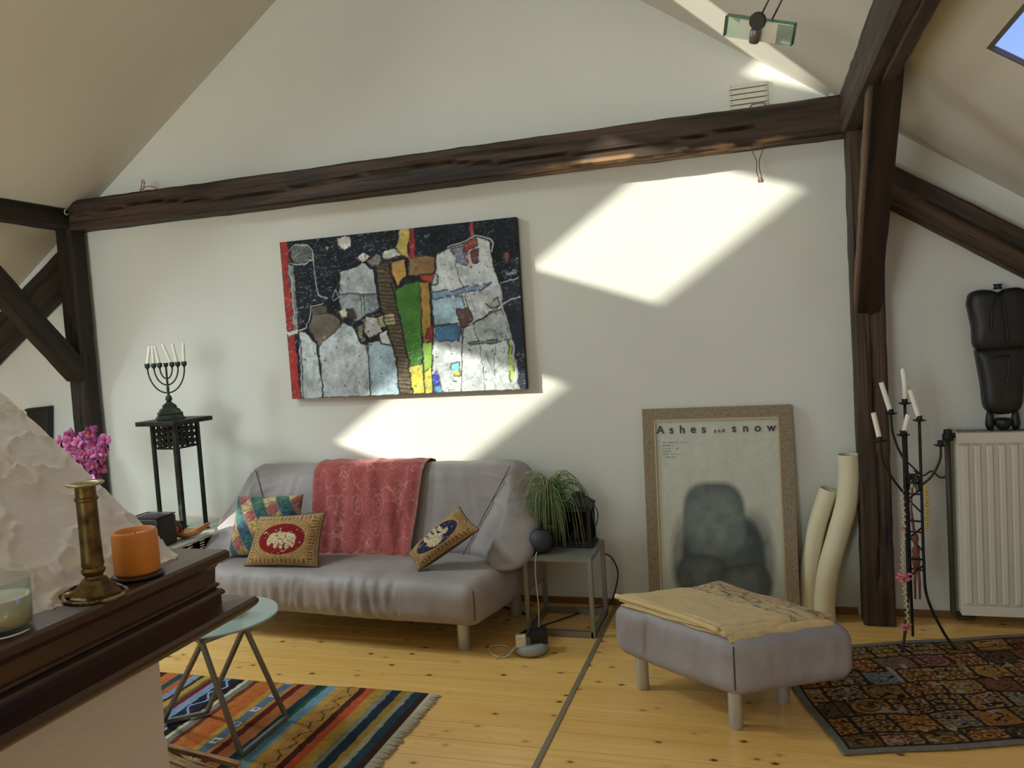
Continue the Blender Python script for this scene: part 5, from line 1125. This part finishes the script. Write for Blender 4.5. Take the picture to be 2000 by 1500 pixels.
for k in range(600):
    fx_ = r2.uniform(-3.775, -3.475); fz_ = r2.uniform(.80, 1.125)
    cz = (fz_ - .82) / .28
    left, right = -3.66 - .115 * min(1, .35 + cz), -3.60 + .125 * min(1, .25 + cz)
    if not (left < fx_ < right): continue
    if fz_ > 1.06 and not (abs(fx_ + 3.70) < .025 or abs(fx_ + 3.545) < .04): continue
    if any(math.hypot(fx_ - a, fz_ - b) < .0235 for a, b in spots): continue
    spots.append((fx_, fz_))
    if len(spots) > 58: break
for (fx_, fz_) in spots:
    fy_ = 3.545 + r2.uniform(-.03, .045)
    fw = bpy.data.objects.new('blossom', lip_mesh); COL.objects.link(fw); fw.parent = oc
    dirv = Vector((r2.uniform(-.2, 1.0), r2.uniform(-1.3, -.6), r2.uniform(-.3, .5)))
    qm = dirv.to_track_quat('Z', 'Y').to_matrix().to_4x4() @ Matrix.Rotation(r2.uniform(0, 6.28), 4, 'Z')
    fw.matrix_local = Matrix.Translation(Vector((fx_, fy_, fz_)) - Vector(ORG[oc])) @ qm @ Matrix.Scale(r2.uniform(.9, 1.5), 4)
    pmesh = petal_protos[r2.randrange(4)]
    for j in range(5):
        pe = bpy.data.objects.new('petal', pmesh); COL.objects.link(pe); pe.parent = fw
        pe.matrix_local = Matrix.Rotation(j * 2 * math.pi / 5 + r2.uniform(-.25, .25), 4, 'Z') @ Matrix.Rotation(R(r2.uniform(-40, 12)), 4, 'Y') @ Matrix.Diagonal((r2.uniform(.85, 1.2), (.8, 1.35)[j % 2], 1, 1))
# white cabinet corner and black wall carving behind the hood
cb = thing('cabinet', (-4.52, 4.05, 0), 'narrow white cabinet with a grey-green top next to the dark post', 'cabinet')
MB().box((-4.75, 3.88, 0), (-4.118, 4.085, .955)).build('body', M['white'], cb, bevel=.003)
MB().box((-4.78, 3.86, .955), (-4.10, 4.09, .972)).build('top', mat('grey_green_top', sr(122, 126, 108), .4), cb, bevel=.003)
cdoor = MB().box((-4.72, 3.872, .06), (-4.14, 3.88, .92)).build('door', M['white'], cb, bevel=.003)
MB().lathe([(.001, 0), (.006, 0), (.012, .012), (.010, .02), (.001, .022)], (-4.18, 3.872, .6), 14, axis=(0, -1, 0)).build('knob', M['dull_steel'], cdoor, smooth=True)
t = thing('wall_carving', (-4.64, 4.21, .98), 'flared black wood carving hanging on the wall beside the dark post', 'carving')
V = [(-4.735, 4.195, 1.205), (-4.545, 4.195, 1.215), (-4.575, 4.195, .985), (-4.715, 4.195, .985)]
MB().raw(V + [(x_, 4.247, z_) for x_, y_, z_ in V], [(3, 2, 1, 0), (4, 5, 6, 7)] + [(k, (k + 1) % 4, 4 + (k + 1) % 4, 4 + k) for k in range(4)]).build('panel', M['ebony'], t, bevel=.008)
MB().bar((-4.73, 4.192, 1.195), (-4.55, 4.192, 1.204), .02, .014).build('top_band', M['ebony'], t, bevel=.003)

# ================================================================== IRON CANDLE STAND
cs = thing('candle_stand', (.60, 3.83, .01), 'tall black wrought-iron candle stand with zigzag rungs, hung with garlands', 'candelabrum')
cz0 = .0115
rod = [(.565, 3.80), (.632, 3.815), (.585, 3.865)]; tops = [.955, 1.015, 1.085]; feet = [(.525, 3.755), (.745, 3.82), (.60, 3.955)]
for (x_, y_), zt, (fx_, fy_) in zip(rod, tops, feet):
    MB().tube(smoothp([(fx_, fy_, cz0), (fx_ * .55 + x_ * .45, fy_ * .55 + y_ * .45, .10), (x_ + (fx_ - x_) * .08, y_ + (fy_ - y_) * .08, .24), (x_, y_, .38), (x_, y_, .7), (x_, y_, zt)], 10), .0062, 8).build('leg', M['iron'], cs, smooth=True)
zz = .33; k = 0
while zz < .80:
    a = rod[k % 3]; b = rod[(k + 1) % 3]; MB().tube([(a[0], a[1], zz), (b[0], b[1], zz + (-.03 if k % 2 else .03) + .022)], .0042, 6).build('rung', M['iron'], cs, smooth=True); zz += .028; k += 1
arms = [((.562, 3.80, .70), (.515, 3.78, .77), (.478, 3.77, .85), (.468, 3.77, .935)), ((.565, 3.81, .85), (.545, 3.83, .90), (.528, 3.84, .97), (.524, 3.84, 1.045)), ((.635, 3.815, .735), (.675, 3.815, .775), (.708, 3.815, .845), (.712, 3.815, .905))]
for a in arms: MB().tube(smoothp(a, 8), .0052, 8).build('arm', M['iron'], cs, smooth=True)
cupz = [(rod[0], .955), (rod[1], 1.015), (rod[2], 1.085), ((.468, 3.77), .935), ((.524, 3.84), 1.045), ((.712, 3.815), .905)]
for (x_, y_), z_ in cupz:
    MB().lathe([(.001, z_ - .004), (.012, z_ - .004), (.026, z_ + .001), (.027, z_ + .004), (.012, z_ + .003), (.0125, z_ + .022), (.0105, z_ + .022), (.0105, z_ + .006), (.001, z_ + .006)], (x_, y_, 0), 20).build('candle_cup', M['iron'], cs, auto=40)
G_ = 'stub candles on the iron candle stand'
for (b, tdx, h_, pt, lb) in (((.468, 3.77, .942), -.022, .118, False, 'leaning white candle on the drooping outer arm of the iron candle stand'), ((.524, 3.84, 1.052), -.034, .132, False, 'leaning white candle on the upper curved arm of the iron candle stand'),
                            ((.585, 3.865, 1.092), -.004, .150, True, 'unburnt pointed white candle, topmost on the iron candle stand'), ((.565, 3.80, .962), .022, .082, False, 'short stub of white candle leaning the other way on the iron candle stand'),
                            ((.632, 3.815, 1.022), -.032, .128, False, 'leaning white candle on a straight rod of the iron candle stand')):
    taper('candle', b, (b[0] + tdx, b[1], b[2] + h_), .0105, lb, G_, pt, bend=.004 if pt else 0)
# garlands and the small carved puppet hanging in the stand
M['yellow_bead'] = mat('yellow_beads', sr(196, 160, 60), .5); M['pink_flower'] = mat('pink_tissue', sr(196, 110, 124), .8); M['cream_bead'] = mat('cream_shells', sr(196, 180, 150), .6)
g1 = thing('bead_garland', (.645, 3.80, .47), 'yellow bead string looped on the iron candle stand beside the radiator', 'garland'); m_ = MB()
for k in range(46):
    f = k / 46; m_.lathe([(.001, 0), (.0045, .0015), (.005, .004), (.0045, .0065), (.001, .008)], (.647 + .006 * math.sin(k * 1.7), 3.797 + .004 * math.cos(k * 2.3), .735 - f * .20), 8)
o = m_.build('beads', M['yellow_bead'], g1, smooth=True); o['kind'] = 'stuff'
MB().tube(smoothp([(.648, 3.80, .74), (.655, 3.795, .55), (.658, 3.796, .48)], 6), .0012, 5).build('string', M['cream_bead'], g1)
g2 = thing('flower_garland', (.55, 3.775, .10), 'long string of shells and pink tissue flowers hanging down the iron candle stand', 'garland'); m_ = MB()
for k in range(70):
    f = k / 70; m_.lathe([(.001, 0), (.0055, .0015), (.0062, .004), (.0055, .0065), (.001, .008)], (.548 + .006 * math.sin(f * 9) + .004 * math.sin(k * 2.1), 3.776 + .003 * math.cos(k), .70 - f * .62), 7)
o = m_.build('shells', M['cream_bead'], g2, smooth=True); o['kind'] = 'stuff'
MB().tube([(.56, 3.79, .72), (.548, 3.776, .70), (.552, 3.776, .1)], .001, 5).build('string', M['cream_bead'], g2)
for (gz, rr) in ((.555, .012), (.335, .030), (.115, .022)):
    m_ = MB()
    for k in range(16):
        a = 2.4 * k; e = rr * (.3 + .7 * ((k * 37) % 10) / 10); m_.lathe([(.001, 0), (rr * .42, rr * .12), (rr * .36, rr * .3), (.001, rr * .36)], (.548 + e * math.cos(a), 3.774 + .6 * e * math.sin(a), gz + rr * (((k * 13) % 7) / 7 - .5)), 7)
    m_.build('tissue_flower', M['pink_flower'], g2, smooth=True)
pu = thing('carved_puppet', (.602, 3.828, .22), 'small reddish-brown carved wooden puppet hanging inside the iron candle stand', 'puppet')
M['pupw'] = mat('reddish_carved_wood', sr(112, 62, 44), .6)
MB().lathe([(.001, .36), (.013, .362), (.018, .40), (.014, .425), (.017, .44), (.013, .455), (.006, .462), (.010, .475), (.014, .495), (.010, .515), (.001, .52)], (.604, 3.828, 0), 16).build('body', M['pupw'], pu, smooth=True)
for dx in (-.006, .007): MB().tube([(.604 + dx, 3.828, .365), (.604 + dx * 1.4, 3.826, .30), (.604 + dx * 1.4, 3.828, .225)], [.007, .006, .004], 8).build('leg', M['pupw'], pu, smooth=True)
MB().tube(smoothp([(.600, 3.828, .52), (.592, 3.83, .62), (.598, 3.83, .72)], 6), [.006] * 6 + [.004] * 7, 8).build('hanging_strap', M['pupw'], pu, smooth=True)
m_ = MB()
for k in range(24): a = k * 2.4; m_.tube([(.598, 3.83, .755), (.598 + .02 * math.cos(a), 3.83 + .02 * math.sin(a), .775 + .012 * math.sin(k)), (.598 + .034 * math.cos(a), 3.83 + .03 * math.sin(a), .735 + .03 * math.sin(k * 1.7))], .003, 5)
m_.build('feather_tuft', mat('dark_tuft', sr(48, 42, 34), .8), pu, smooth=True)

# ================================================================== BENT WHITE TUBES
M['tube'] = mat('cream_ceramic', sr(222, 212, 180), .45, sss=.1)
def bent_tube(name, pts, r, label):
    sp = smoothp(pts, 14); t = thing(name, tuple(pts[0]), label, 'vase')
    n = 28; inner = [p for p in sp[::-1]][:20]
    m_ = MB().tube(sp, r, n, False); m_.tube(sp, r - .005, n, False)
    N = len(sp); rim = [((N - 1) * n + k, (N - 1) * n + (k + 1) % n, N * n + (N - 1) * n + (k + 1) % n, N * n + (N - 1) * n + k) for k in range(n)]
    m_.F += rim + [tuple(range(n))]
    m_.build('tube_body', M['tube'], t, auto=60)
bent_tube('floor_vase', [(.238, 4.135, 0), (.240, 4.135, .10), (.262, 4.135, .25), (.310, 4.135, .42), (.355, 4.132, .58), (.372, 4.13, .72), (.372, 4.13, .822)], .050, 'taller S-bent cream tube vase on the floor beside the dark post')
bent_tube('floor_vase', [(.165, 4.185, 0), (.168, 4.185, .12), (.185, 4.185, .28), (.222, 4.185, .46), (.282, 4.185, .64)], .044, 'shorter leaning cream tube vase next to the poster frame')

# ================================================================== RADIATOR, CARVED FIGURE
rd = thing('radiator', (1.4, 4.17, 0), 'cream ribbed panel radiator on the gable wall', 'radiator')
rx0, rx1, rz0, rz1, ry = .835, 2.0, .06, .915, 4.115
MB().box((rx0, ry + .008, rz0), (rx1, ry + .085, rz1)).build('panel', M['rad'], rd, bevel=.006)
MB().box((rx0, ry - .004, rz1 - .05), (rx1, ry + .012, rz1 - .002)).build('top_band', M['rad'], rd, bevel=.004); MB().box((rx0, ry - .004, rz0), (rx1, ry + .012, rz0 + .045)).build('bottom_band', M['rad'], rd, bevel=.004)
x_ = rx0 + .016; proto = None
while x_ + .036 < rx1:
    if proto is None:
        a, b = .0, .034
        pf = [(0, 0), (.007, -.016), (.027, -.016), (.034, 0)]
        V = []
        for (s_, d_), ins in zip(pf, (0, .008, .008, 0)): V.append((s_, d_, rz0 + .05 + ins))
        for (s_, d_), ins in zip(pf, (0, .008, .008, 0)): V.append((s_, d_, rz1 - .055 - ins))
        proto = MB().raw(V, [(0, 1, 5, 4), (1, 2, 6, 5), (2, 3, 7, 6), (0, 3, 2, 1), (4, 5, 6, 7), (0, 4, 7, 3)]).build('rib', M['rad'], None, bevel=.002)
        proto.parent = rd; o = proto
    else:
        o = proto.copy(); COL.objects.link(o)
    o.location = Vector((x_, ry + .009, 0)) - Vector(ORG[rd]); x_ += .0500
gr = MB()
x_ = rx0 + .01
while x_ < rx1: gr.box((x_, ry + .012, rz1), (x_ + .004, ry + .08, rz1 + .004)); x_ += .012
gr.build('top_grille', mat('grey_grille', sr(120, 118, 108), .5), rd)
MB().lathe([(.001, 0), (.02, 0), (.024, .006), (.024, .03), (.018, .036), (.018, .05), (.012, .054), (.001, .054)], (.805, 4.15, .875), 18).build('valve_head', M['black'], rd, auto=40)
MB().tube([(.805, 4.15, .90), (.845, 4.15, .90)], .012, 10).build('valve_body', M['black'], rd)
MB().tube([(.805, 4.165, .885), (.808, 4.17, .5), (.81, 4.17, .05), (.83, 4.17, .03), (.9, 4.175, .03)], .013, 10).build('pipe', mat('dark_pipe', sr(74, 66, 54), .5, metal=.4), rd, smooth=True)
MB().tube(smoothp([(.66, 4.16, .735), (.70, 4.165, .71), (.735, 4.165, .73), (.77, 4.165, .70), (.80, 4.165, .705)], 8), .004, 6).build('bleed_wire', M['cord_black'], rd, smooth=True)
# carved figure: tall shield-shaped dark wood standing on the radiator
mk = thing('carved_figure', (1.03, 4.165, .919), 'tall shield-shaped black wood carving standing on the radiator', 'carving')
def outline(pts, y0, y1, name, m=M['ebony'], dome=.0, n=10):
    """closed outline in XZ, domed towards the room"""
    P_ = np.array(smoothp([(a, b, 0) for a, b in pts] + [(pts[0][0], pts[0][1], 0)], 6))[:-1, :2]; c_ = P_.mean(0); k = len(P_); V = [(p[0], y1, p[1]) for p in P_]; F_ = []
    for j in range(n + 1):
        f = j / n; s_ = math.cos(f * math.pi / 2) ** .45 if j < n else 0.02
        V += [(c_[0] + (p[0] - c_[0]) * (s_ if dome else 1 - f * .98), y0 - dome * math.sin(f * math.pi / 2), c_[1] + (p[1] - c_[1]) * (s_ if dome else 1 - f * .98)) for p in P_]
    for j in range(n + 1): F_ += [(j * k + i, j * k + (i + 1) % k, (j + 1) * k + (i + 1) % k, (j + 1) * k + i) for i in range(k)]
    F_.append(tuple(range(k - 1, -1, -1))); F_.append(tuple((n + 1) * k + i for i in range(k)))
    return MB().raw(V, F_).build(name, m, mk, auto=50)
outline([(.905, 1.50), (.915, 1.545), (.95, 1.562), (1.0, 1.558), (1.03, 1.545), (1.06, 1.560), (1.11, 1.562), (1.145, 1.54), (1.155, 1.49), (1.145, 1.38), (1.125, 1.29), (.945, 1.285), (.922, 1.40)], 4.165, 4.20, 'upper_body', dome=.035)
outline([(.932, 1.288), (1.13, 1.288), (1.122, 1.15), (1.10, 1.01), (.975, 1.005), (.952, 1.14)], 4.155, 4.20, 'lower_body', dome=.03)
MB().lathe([(.001, -.012), (.02, -.012), (.014, 0), (.02, .012), (.001, .012)], (1.03, 4.17, 1.572), 14).build('topknot', M['ebony'], mk, smooth=True)
for sgn in (-1, 1): MB().lathe([(.001, .919), (.012, .919), (.020, .945), (.016, .985), (.010, 1.012), (.001, 1.012)], (1.035 + sgn * .052, 4.165, 0), 14).build('foot', M['ebony'], mk, smooth=True)
MB().lathe([(.001, .919), (.02, .921), (.032, .94), (.036, .962), (.03, .972), (.001, .965)], (1.035, 4.16, 0), 18).build('bowl', M['ebony'], mk, smooth=True)
for pts in ([(1.035, 4.125, 1.53), (1.04, 4.118, 1.46), (1.05, 4.118, 1.38), (1.05, 4.122, 1.32)], [(1.01, 4.125, 1.52), (.992, 4.12, 1.45), (.99, 4.12, 1.38)], [(.985, 4.122, 1.255), (1.02, 4.118, 1.262), (1.06, 4.122, 1.256)], [(1.055, 4.122, 1.25), (1.056, 4.12, 1.19), (1.042, 4.12, 1.13)]):
    MB().tube(smoothp(pts, 8), .004, 6).build('carved_ridge', M['ebony'], mk, smooth=True)

# ================================================================== WALL AND CEILING BITS
vt = thing('air_vent', (-.012, 4.245, 2.54), 'white slatted air vent just above the wall beam', 'vent')
vx0, vx1, vz0, vz1 = -.102, .078, 2.52, 2.652
MB().box((vx0 + .004, YW - .004, vz0), (vx1 - .004, YW - .001, vz1)).build('backing', M['black'], vt)
for k in range(5):
    z_ = vz1 - .0255 * k
    MB().raw([(vx0, YW - .016, z_ - .021), (vx1, YW - .016, z_ - .021), (vx1, YW - .016, z_), (vx0, YW - .016, z_), (vx0, YW - .004, z_ - .021), (vx1, YW - .004, z_ - .021), (vx1, YW - .004, z_), (vx0, YW - .004, z_)], [(0, 1, 2, 3), (7, 6, 5, 4), (0, 4, 5, 1), (3, 2, 6, 7), (0, 3, 7, 4), (1, 5, 6, 2)]).build('slat', M['white'], vt, bevel=.0015)
    for xx in (vx0 + .01, vx1 - .01): MB().lathe([(.001, 0), (.0022, 0), (.0022, .001), (.001, .001)], (xx, YW - .017, z_ - .010), 8, axis=(0, 1, 0)).build('screw', M['seam'], vt)
cord('cable', [(-.01, 4.19, 2.506), (.0, 4.175, 2.528), (.03, 4.18, 2.535), (.055, 4.185, 2.535), (.062, 4.185, 2.522), (.04, 4.18, 2.509)], .004, mat('green_flex', sr(120, 138, 126), .5), 'coil of pale green flex lying on the wall beam below the vent')
M['wire_brown'] = mat('brown_bell_wire', sr(96, 76, 52), .5)
hw = thing('loose_wires', (.02, 4.15, 2.33), 'two loose bare-ended lamp wires hanging under the wall beam', 'wires')
MB().tube(smoothp([(-.012, 4.13, 2.335), (-.002, 4.125, 2.29), (.012, 4.12, 2.25), (.010, 4.115, 2.20), (.020, 4.11, 2.165)], 8), .002, 6).build('wire', M['wire_brown'], hw, smooth=True)
MB().tube(smoothp([(.048, 4.13, 2.335), (.042, 4.125, 2.295), (.026, 4.12, 2.255), (.024, 4.115, 2.215), (.034, 4.11, 2.16)], 8), .002, 6).build('wire', M['wire_brown'], hw, smooth=True)
for pts in ([(.020, 4.11, 2.165), (.016, 4.108, 2.150), (.024, 4.106, 2.145), (.020, 4.108, 2.16)], [(.032, 4.11, 2.165), (.040, 4.108, 2.150), (.032, 4.106, 2.145), (.036, 4.108, 2.162)], [(.026, 4.11, 2.17), (.030, 4.108, 2.15), (.022, 4.106, 2.148)]):
    MB().tube(smoothp(pts, 6), .0022, 6).build('bare_end', M['copper'], hw, smooth=True)
tw = thing('wire_tangle', (-3.53, 4.15, 2.5), 'reddish tangle of wire ends on top of the wall beam over the candelabrum', 'wires')
MB().tube(smoothp([(-3.60, 4.14, 2.508), (-3.575, 4.135, 2.545), (-3.565, 4.13, 2.575), (-3.545, 4.13, 2.562), (-3.56, 4.132, 2.53), (-3.53, 4.135, 2.535), (-3.50, 4.14, 2.53), (-3.46, 4.14, 2.507)], 8), .0028, 6).build('wire', M['copper'], tw, smooth=True)
MB().tube(smoothp([(-3.61, 4.15, 2.508), (-3.57, 4.14, 2.525), (-3.555, 4.135, 2.555), (-3.57, 4.135, 2.56), (-3.575, 4.135, 2.52), (-3.52, 4.145, 2.512)], 8), .0025, 6).build('wire', M['wire_brown'], tw, smooth=True)
hk = MB().tube([(-4.095, 4.06 + .014 * math.cos(a), 2.428 + .016 * math.sin(a)) for a in np.linspace(R(60), R(330), 16)], .003, 6).build('wall_hook', M['white'], None, smooth=True)
tag(hk, 'small white hook screwed into the dark corner of the beams', 'hook')
jb = MB().box((.352, 4.16, 2.506), (.388, 4.20, 2.53)).build('junction_box', M['white'], None, bevel=.004); tag(jb, 'tiny white junction box on the beam end by the post', 'box')

# spot lamp with a thick green glass slab
lp = thing('glass_lamp', (.037, 2.95, 2.48), 'halogen lamp with a thick green-edged glass slab on two thin rods', 'lamp')
gdir = np.array((.226, -.05, -.088)); gdir /= np.linalg.norm(gdir); gup = np.array((.16, -.56, .80)); gup -= gdir * gup.dot(gdir); gup /= np.linalg.norm(gup); gn = np.cross(gdir, gup)
gc = np.array((.036, 2.95, 2.472))
def obox(c, hx_, hy_, hz_, name, m, bevel=0):
    V = [c + gdir * sx_ * hx_ + gn * sy_ * hy_ + gup * sz_ * hz_ for sz_ in (-1, 1) for sy_ in (-1, 1) for sx_ in (-1, 1)]
    return MB().raw(V, [(0, 2, 3, 1), (4, 5, 7, 6), (0, 1, 5, 4), (2, 6, 7, 3), (0, 4, 6, 2), (1, 3, 7, 5)]).build(name, m, lp, bevel=bevel)
gg = pane_mat('green_slab_glass', (.80, .90, .85), .12); ge = mat('green_glass_edge', sr(66, 128, 92), .2, spec=.6)
sgn = 1 if gn[1] < 0 else -1
obox(gc, .117, .014, .0335, 'glass_slab', gg, .001)
obox(gc + gup * .0345, .118, .0142, .0012, 'glass_edge', ge); obox(gc + gdir * .1185, .0012, .0142, .0335, 'glass_edge', ge); obox(gc - gdir * .1185, .0012, .0142, .0335, 'glass_edge', ge)
obox(gc + gn * sgn * .0155, .066, .0012, .031, 'reflector_plate', M['white'])
hc_ = gc + gn * sgn * .032 - gup * .004 - gdir * .002
MB().lathe([(.001, -.03), (.014, -.03), (.017, -.026), (.017, .012), (.014, .016), (.001, .016)], tuple(hc_), 24, axis=tuple(gup)).build('lamp_holder', mat('grey_lamp_holder', sr(112, 110, 106), .4, metal=.6), lp, auto=40)
MB().lathe([(.001, -.009), (.026, -.009), (.028, -.006), (.028, .006), (.026, .009), (.001, .009)], tuple(gc + gup * .034 + gn * sgn * .018 - gdir * .004), 28, axis=tuple(gn)).build('joint_disc', mat('dark_joint', sr(70, 68, 64), .45, metal=.5), lp, auto=40)
for s0 in (gc + gup * .036 + gn * sgn * .022, gc + gup * .036 + gdir * .035 - gn * sgn * .012):
    e = s0 + np.array((.095, -.02, .16)) * 1.05; tt = 1.0
    while e[2] < CR_ - ML * e[0] - .012 and tt < 6: tt += .02; e = s0 + np.array((.095, -.02, .16)) * tt
    MB().tube([tuple(s0), tuple(e)], .0032, 8).build('rod', mat('dark_rod', sr(72, 72, 68), .4, metal=.7), lp, smooth=True)
e = np.array(e) + np.array((-.012, .01, .006)); MB().lathe([(.001, -.006), (.045, -.006), (.05, 0), (.05, .010), (.001, .010)], tuple(e), 28, axis=NR).build('ceiling_plate', M['dull_steel'], lp, auto=40)
